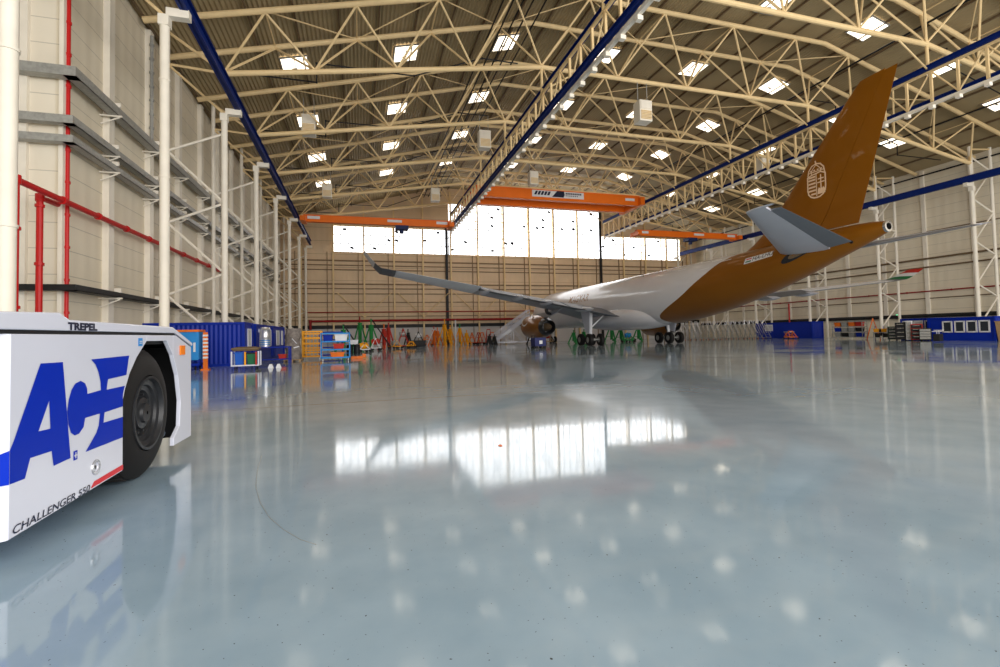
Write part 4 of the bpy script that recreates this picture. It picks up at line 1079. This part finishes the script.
stand('white and yellow wheeled stand right of the black barrels', (.35, 52.5, 0), WHT2, 1.2, .9, .3, YEL, BLUEST)
stand('white wheeled stand with a dark red drum on top', (1.75, 57.5, 0), WHT2, 1.1, 1.4, -.2, REDE)
jack('stocky red tripod jack, leftmost of the red pair', (3.0, 64.0, 0), REDE, 3.2, .9, m2=ORG)
jack('stocky orange red tripod jack behind the small yellow stand', (3.7, 66.0, 0), REDE, 3.4, .9, m2=REDE)
stand('small yellow wheeled stand on the floor in front of the red jacks', (4.4, 63.5, 0), YEL, 1.4, 1.0, .5, GALV)
stand('dark red wheeled stand carrying a grey cylinder', (5.7, 67, 0), REDE, 1.8, 2.6, .1, GALV)
stand('second small yellow stand beside the dark red one', (6.7, 66, 0), YEL, 1.2, .8, 1.2)
block('pump_unit', 'low dark pump unit between the red and orange groups', 'pump unit', (8.0, 71, 0), (2.6, 1.2, .9), BLACK)
jack('small black tripod jack standing by the dark pump unit, left', (7.0, 73.6, 0), BLACK, 2.6, .7)
stand('dark stand with a pale roller behind the dark pump unit', (8.6, 74, 0), BLACK, 2.2, 2.2, 0, WHT2)
stand('low orange red stand left of the yellow jacks', (10.2, 76, 0), ORG, 2.4, 1.7, .2)
jack('slim orange tripod jack with a pale leaning bar', (11.3, 76, 0), ORG, 3.0, 1.0, m2=REDE)
pipe('leaning_pole', 'pale bar leaning against the slim orange jack', [(10.0, 75, .05), (11.2, 75.2, 2.6)], .07, WHT2, 'pole')
jack('orange tripod jack, second of the orange and yellow group', (12.4, 79.5, 0), ORG, 2.9, 1.1, m2=ORG)
jack('tall thick yellow tripod jack, highest of the yellow group', (12.5, 73, 0), YEL, 4.0, 1.2, m2=YEL)
jack('yellow tripod jack right of the tallest yellow one', (14.2, 77.5, 0), YEL, 3.2, 1.1, m2=YEL)
pipe('floor_post', 'white slim post with a blue top among the yellow jacks', [(14.7, 75.5, 0), (14.7, 75.5, 4.0)], .12, WHT2, 'post')
jack('yellow tripod jack with a greenish head, second from the right', (15.7, 77, 0), YEL, 3.3, 1.0, m2=GRN)
jack('short yellow tripod jack, rightmost of the yellow group', (16.5, 75.5, 0), YEL, 2.3, .9, m2=YEL)
for k in range(5):
    stand('low red or orange wheeled stand left of the white stairs, %s of five' % ['leftmost', 'second', 'middle', 'fourth', 'rightmost'][k], (17.6+k*.85, 76.5-(k % 2), 0), REDE if k % 2 else ORG, 1.3, 1.9+.5*(k == 3), .4*k)['group'] = 'low red stands'
jack('small black tripod jack left of the white stairs', (18.4, 68.4, 0), BLACK, 1.6, .5)
jack('small black tripod jack touching the foot of the white stairs', (19.3, 68.9, 0), BLACK, 1.5, .5)

# white passenger stairs behind the engine
r = thing('boarding_stairs', 'white mobile stairs rising to the right behind the left engine', 'stairs', (19.3, 70.5, 0))
LN, HT = 6.0, 4.3
for s_ in (-1, 1):
    b = MB(); b.bar((0, s_*.6, .35), (LN, s_*.6, HT), .14, .5); b.bar((0, s_*.6, .35), (LN+1.6, s_*.6, .35), .14, .2); b.bar((LN, s_*.6, .35), (LN, s_*.6, HT), .14); b.bar((LN*.55, s_*.6, .35), (LN*.55, s_*.6, HT*.58), .12)
    b.bar((LN*.30, s_*.6, HT*.35), (LN*.45, s_*.6, .4), .1); b.bar((LN*.55, s_*.6, HT*.55), (LN*.85, s_*.6, .4), .1); b.bar((LN*.3, s_*.6, .4), (LN*.55, s_*.6, HT*.5), .08)
    b.build('stringer', WHITE, r)
    b = MB(); b.bar((0, s_*.62, 1.35), (LN, s_*.62, HT+1.0), .13); b.bar((0, s_*.62, .85), (LN, s_*.62, HT+.5), .10)
    for k in range(7): b.bar((LN*k/6, s_*.62, .35+(HT-.35)*k/6), (LN*k/6, s_*.62, 1.35+(HT-.35)*k/6), .06)
    b.build('handrail', WHITE, r)
for k in range(16): b = MB(); b.box(LN*k/16, LN*k/16+.4, -.58, .58, .45+(HT-.4)*k/16, .5+(HT-.4)*k/16); b.build('step', GALV, r)
b = MB(); b.box(LN, LN+1.5, -.6, .6, HT-.05, HT+.05); b.build('platform', WHITE, r)
for s_ in (.4, LN+.9):
    for q in (-.75, .75): b = MB(); b.tube((s_, q-.08, .28), (s_, q+.08, .28), .28, n=16); b.build('wheel', RUBBER, r, True)

# under the engine and the fuselage
r = thing('ground_power_cart', 'dark blue service cart standing under the left engine', 'cart', (17.75, 46.5, 0), .1)
b = MB(); b.box(-.65, .65, -.5, .5, .25, 1.15); b.build('box', mat('navy_cart_paint', (.02, .025, .12, 1), .5), r, bevel=.05)
b = MB(); b.box(-.15, .2, -.52, -.5, .5, .85); b.build('white_panel', WHT2, r)
b = MB(); b.bar((-.6, -.4, 1.1), (-.6, -.4, 1.35), .05); b.bar((-.6, .4, 1.1), (-.6, .4, 1.35), .05); b.bar((-.6, -.4, 1.35), (-.6, .4, 1.35), .05); b.build('handle', BLACK, r)
for s_ in (-.45, .45):
    for q in (-.5, .5): b = MB(); b.tube((s_, q-.04, .16), (s_, q+.04, .16), .16, n=12); b.build('wheel', RUBBER, r, True)
jack('green tripod jack seen left of the left main gear', (30.2, 64.5, 0), GRN, 1.9, .8)
jack('green tripod jack partly hidden by the left main gear wheels', (32.6, 66, 0), GRN, 2.0, .9)
jack('green tripod jack seen just right of the left main gear', (38.4, 68, 0), GRN, 3.2, 1.1)
jack('green tripod jack in the middle under the fuselage', (39.8, 67.5, 0), GRN, 2.6, 1.0)
stand('blue and white stand between the green jacks under the fuselage', (38.0, 62.5, 0), GRN, 1.4, 1.4, 0, LBLUE, WHT2)
stand('pale low stand under the fuselage belly', (42.6, 70, 0), GRN, 2.2, 1.0, 0, WOOD)
jack('green tripod jack nearest the right main gear', (43.6, 68.5, 0), GRN, 2.8, 1.0)
jack('rusty brown tripod jack below the wing root behind the engine', (26.6, 68, 0), DARKST, 2.6, .9)
jack('small black tripod jack near the nose gear', (24.6, 67, 0), BLACK, 2.2, .8)
stand('orange brown stand near the nose gear', (28.2, 70, 0), WOOD, 1.8, 1.5, 0, REDE)

# ------------------------------------------------------------------ right side equipment
def ladder(i, loc, rz):
    r = thing('work_ladder', 'silver wheeled work ladder in the row on the right, %s' % loc[3], 'ladder', loc[:3], rz, 'silver work ladders along the right wall')
    return r
def make_ladder():
    r = thing('work_ladder', '', 'ladder')
    for s_ in (-1, 1):
        b = MB(); b.bar((-1.3, s_*.35, .15), (.3, s_*.35, 2.3), .06); b.bar((.3, s_*.35, 2.3), (.9, s_*.35, .15), .05); b.bar((-1.3, s_*.35, .15), (.9, s_*.35, .15), .06); b.build('side_frame', GALV, r)
        b = MB(); b.path([(-1.3, s_*.35, .9), (.2, s_*.35, 2.9), (.8, s_*.35, 2.9), (.8, s_*.35, 2.3)], .03, n=6); b.build('handrail', SILV, r)
    b = MB()
    for k in range(7): b.box(-1.2+1.45*k/7, -1.0+1.45*k/7, -.35, .35, .35+1.95*k/7, .38+1.95*k/7)
    b.box(.25, .85, -.35, .35, 2.28, 2.33); b.build('steps', GALV, r)
    for s_ in (-1, 1):
        for q in (-1.2, .85): b = MB(); b.tube((q, s_*.4-.03, .1), (q, s_*.4+.03, .1), .1, n=10); b.build('wheel', ORG if q > 0 else RUBBER, r)
    return r
names = ['leftmost', 'second from the left', 'third from the left', 'fourth from the left', 'fifth from the left', 'sixth from the left', 'seventh from the left', 'eighth from the left', 'eighth from the right', 'seventh from the right', 'sixth from the right', 'fifth from the right', 'fourth from the right', 'third from the right', 'second from the right', 'rightmost']
repeats(make_ladder, [('silver wheeled work ladder under the bronze tail, %s of the row' % names[i], (47.2+i*.92, 64.8+.25*(i % 3)-.28*i, 0), 1.35) for i in range(16)], 'silver work ladders in a row')
cabin('blue container with pale marks behind the silver ladders', 63.0, 65.0, 53.9, 64.0, 2.45, [(61.5, 1.4, 1.2, 2.1, GLASSL)], -1)
stand('orange lifting stand at the right end of the silver ladders', (58.6, 53.5, 0), ORG, 2.6, 1.1, 1.0)
r = thing('yellow_lift_table', 'low orange scissor lift table in front of the blue container', 'lift table', (60.6, 55.6, 0), .9)
b = MB(); b.box(-1.2, 1.2, -.5, .5, .15, .35); b.build('base', ORG, r)
b = MB(); b.bar((-1.1, -.4, .35), (1.1, -.4, .95), .08); b.bar((-1.1, -.4, .95), (1.1, -.4, .35), .08); b.bar((-1.1, .4, .35), (1.1, .4, .95), .08); b.bar((-1.1, .4, .95), (1.1, .4, .35), .08); b.build('scissor_arms', ORG, r)
b = MB(); b.box(-1.2, 1.2, -.5, .5, .95, 1.05); b.build('platform', GALV, r)
# shelves with crates
def crate(label, loc, dims, m, group=None, rz=0): return block('crate', label, 'crate', loc, dims, m, rz, None, group)
trolley_cage('grey open shelf rack on the right behind the column, holding crates', 'rack', 3.6, 1.0, 2.3, GALV, 4, 3, False, (60.3, 46.3, 0), -1.45, name='storage_rack')
rk = Matrix.Rotation(-1.45, 3, 'Z')
cnm = ['leftmost', 'second', 'third', 'rightmost']
for row, (z, hh) in enumerate(((.26, .5), (.93, .48), (1.60, .5))):
    for k in range(4):
        p = rk @ Vector((-1.3+k*.86, 0, 0)); m = [[GALV, BLACK, GALV, CABIN, GALV, GALV], [CABIN, GALV, GALV, BLACK, REDE, GALV], [ORG, GALV, ORG, REDE, REDE, GALV]][row][k]
        crate('%s crate on the %s shelf of the grey rack, %s in its row' % ({GALV: 'grey', BLACK: 'black', CABIN: 'blue', ORG: 'orange', REDE: 'red'}[m], ['bottom', 'middle', 'upper'][row], cnm[k]), (60.3+p.x, 46.3+p.y, z), (.7, .7, hh), m, 'crates on the grey rack', -1.45)
r = thing('exit_sign', 'small green lit exit light on the right wall above the rack', 'exit sign', (XWR-.3, 47.0, 2.95))
b = MB(); b.box(-.06, .06, -.3, .3, -.15, .15); b.build('housing', GALV, r)
b = MB(); b.box(-.08, -.06, -.26, .26, -.11, .11); b.build('lit_face', EXITM, r)
r = thing('step_ladder', 'bright orange folding step ladder beside the blue round reel', 'step ladder', (59.3, 42.6, 0), -.95)
for s_ in (-1, 1):
    b = MB(); b.bar((-.65, s_*.3, 0), (0, s_*.2, 2.5), .1); b.build('front_rail', ORG, r); b = MB(); b.bar((.65, s_*.3, 0), (0, s_*.2, 2.5), .08); b.build('rear_rail', ORG, r)
for k in range(8): b = MB(); x_ = -.65+.65*(k+.5)/8; b.box(x_-.08, x_+.08, -.28, .28, 2.5*(k+.5)/8-.02, 2.5*(k+.5)/8+.02); b.build('step', ORG, r)
r = thing('cable_reel', 'round blue cable reel behind the orange step ladder', 'cable reel', (61.4, 43.4, 0), .6)
for s_ in (-1, 1): b = MB(); b.tube((0, s_*.4-.03, .8), (0, s_*.4+.03, .8), .8, n=28); b.build('flange', CABIN, r, True)
b = MB(); b.tube((0, -.38, .8), (0, .38, .8), .45, n=20); b.build('cable_drum', BLACK, r, True)
b = MB(); b.tube((0, -.46, .8), (0, -.43, .8), .16, n=14); b.build('hub_label', WHT2, r)
def bench(label, loc, rz, w_, m, top):
    r = thing('work_table', label, 'table', loc, rz)
    b = MB(); b.box(-w_/2, w_/2, -.4, .4, .82, .88); b.build('table_top', top, r)
    for s_ in (-1, 1):
        for q in (-1, 1): b = MB(); b.bar((s_*(w_/2-.06), q*.34, 0), (s_*(w_/2-.06), q*.34, .82), .06); b.build('leg', m, r)
    b = MB(); b.box(-w_/2+.05, w_/2-.05, -.35, .35, .25, .3); b.build('lower_shelf', m, r)
bench('long grey work table with yellow boxes on it at the right', (57.3, 39.0, 0), -1.0, 3.6, GALV, GALV)
bench('second grey work table behind the yellow boxes', (60.6, 41.2, 0), -1.0, 2.2, GALV, GALV)
rk = Matrix.Rotation(-1.0, 3, 'Z')
for k in range(5):
    p = rk @ Vector((-1.5+k*.7, 0, 0)); crate('yellow crate on the long grey work table, %s of five' % ['leftmost', 'second', 'middle', 'fourth', 'rightmost'][k], (57.3+p.x, 39.0+p.y, .88), (.5, .5, .35), YEL, 'yellow crates', -1.0)
for k in range(5):
    p = rk @ Vector((-1.4+k*.7, 0, 0)); crate('dark crate under the long grey work table, %s of five' % ['leftmost', 'second', 'middle', 'fourth', 'rightmost'][k], (57.3+p.x, 39.0+p.y, .3), (.5, .5, .4), BLACK, 'dark crates', -1.0)
cabin('dark blue container with open bays behind the tool cabinets', 56.4, 58.8, 34.4, 37.5, 2.3, [(36.9, .9, .5, 2.0, GLASSD), (35.9, .8, .5, 2.0, GLASSL), (34.9, .7, .5, 2.0, GLASSD)], -1)
def cabinet(label, loc, dims, m, m2, rz=0):
    r = thing('tool_cabinet', label, 'cabinet', loc, rz); w_, d_, h_ = dims
    b = MB(); b.box(-w_/2, w_/2, -d_/2, d_/2, .1, h_); b.build('body', m, r, bevel=.02)
    for k in range(4):
        b = MB(); b.box(-w_/2+.04, w_/2-.04, -d_/2-.03, -d_/2+.02, .16+k*(h_-.2)/4, .12+(k+1)*(h_-.2)/4); dr = b.build('drawer', m2, r)
        b = MB(); b.bar((-w_*.3, -d_/2-.06, .1+(k+.8)*(h_-.2)/4), (w_*.3, -d_/2-.06, .1+(k+.8)*(h_-.2)/4), .03); b.build('drawer_handle', CHROME, dr)
    for s_ in (-1, 1):
        for q in (-1, 1): b = MB(); castor(b, s_*(w_/2-.1), q*(d_/2-.08), .05); b.build('castor', RUBBER, r)
for lab, p, dm, m, m2 in (('tall black tool cabinet by the open container, leftmost', (54.9, 36.6, 0), (.9, .6, 1.9), BLACK, BLACK),
                          ('tall white cabinet between the dark tool cabinets on the right', (54.9, 35.8, 0), (.5, .5, 2.05), WHT2, GALV),
                          ('red and black tool cabinet right of the white one', (54.9, 35.1, 0), (.9, .6, 1.7), REDE, BLACK),
                          ('low black tool cabinet left of the blue office cabin', (54.7, 34.2, 0), (.9, .6, 1.25), BLACK, GALV),
                          ('dark green tool cabinet left of the tall black one', (55.0, 37.5, 0), (.8, .6, 1.5), mat('dark_green_cabinet', (.01, .06, .03, 1), .5), BLACK)):
    cabinet(lab, p, dm, m, m2, -1.1)
cabin('blue office cabin with four white framed windows at the right edge', 55.3, 57.7, 29.0, 34.25, 2.25, [(32.65, .72, .85, 1.85, GLASSD), (31.65, .72, .85, 1.85, GLASSD), (30.7, .72, .85, 1.85, GLASSD), (29.75, .72, .85, 1.85, GLASSD)], -1)
block('crate', 'large orange brown wooden crate at the very right edge', 'crate', (56.2, 28.05, 0), (2.2, 1.7, 1.75), WOOD)
r = thing('waste_stand', 'small black waste stand with pale lids in front of the blue office cabin', 'bin', (50.2, 30.4, 0), .3)
b = MB(); b.box(-.45, .45, -.25, .25, .1, .75); b.build('body', BLACK, r, bevel=.04)
b = MB(); b.box(-.5, -.03, -.3, .3, .95, 1.0); b.box(.05, .5, -.3, .3, 1.05, 1.1); b.bar((-.3, 0, .75), (-.3, 0, .95), .05); b.bar((.3, 0, .75), (.3, 0, 1.05), .05); b.build('lids', WHT2, r)

# small marks on the floor: a fallen leaf and a curved scuff
b = MB(); b.rings([[(.03*cos(a), .05*sin(a), z) for a in [2*PI*k/8 for k in range(8)]] for z in (.003, .008)]); tag(b.build('fallen_leaf', ORG, loc=(1.9, 6.6, 0)), 'tiny orange leaf lying on the grey floor in the middle', 'leaf')
b = MB(); arc = [(-1.31, 7.3, .004), (-1.22, 6.49, .004), (-1.1, 5.76, .004), (-.95, 5.18, .004), (-.79, 4.72, .004), (-.63, 4.39, .004), (-.47, 4.13, .004), (-.34, 3.99, .004)]
b.path(arc, .002, n=5); tag(b.build('thin_wire', GALV), 'thin pale curved wire lying on the floor right of the tug', 'wire')

# ------------------------------------------------------------------ light
W = bpy.data.worlds.new('sky'); S.world = W; W.use_nodes = True
bg = W.node_tree.nodes['Background']; bg.inputs['Color'].default_value = (.92, .95, 1, 1); bg.inputs['Strength'].default_value = 1.0
def area(name, loc, rot, sx_, sy_, e, col):
    l = bpy.data.lights.new(name, 'AREA'); l.shape = 'RECTANGLE'; l.size = sx_; l.size_y = sy_; l.energy = e; l.color = col
    o = bpy.data.objects.new(name, l); COL.objects.link(o); o.location = loc; o.rotation_euler = rot; return o
# daylight through the open hangar doors behind the camera
area('open_door_daylight', (28.5, YF-1, 9.5), (PI/2+.08, 0, 0), 74, 18, 19000, (1, .955, .90))
S.view_settings.view_transform = 'Standard'; S.view_settings.look = 'None'
S.view_settings.gamma = 1; S.view_settings.use_curve_mapping = False
S.view_settings.exposure = .22
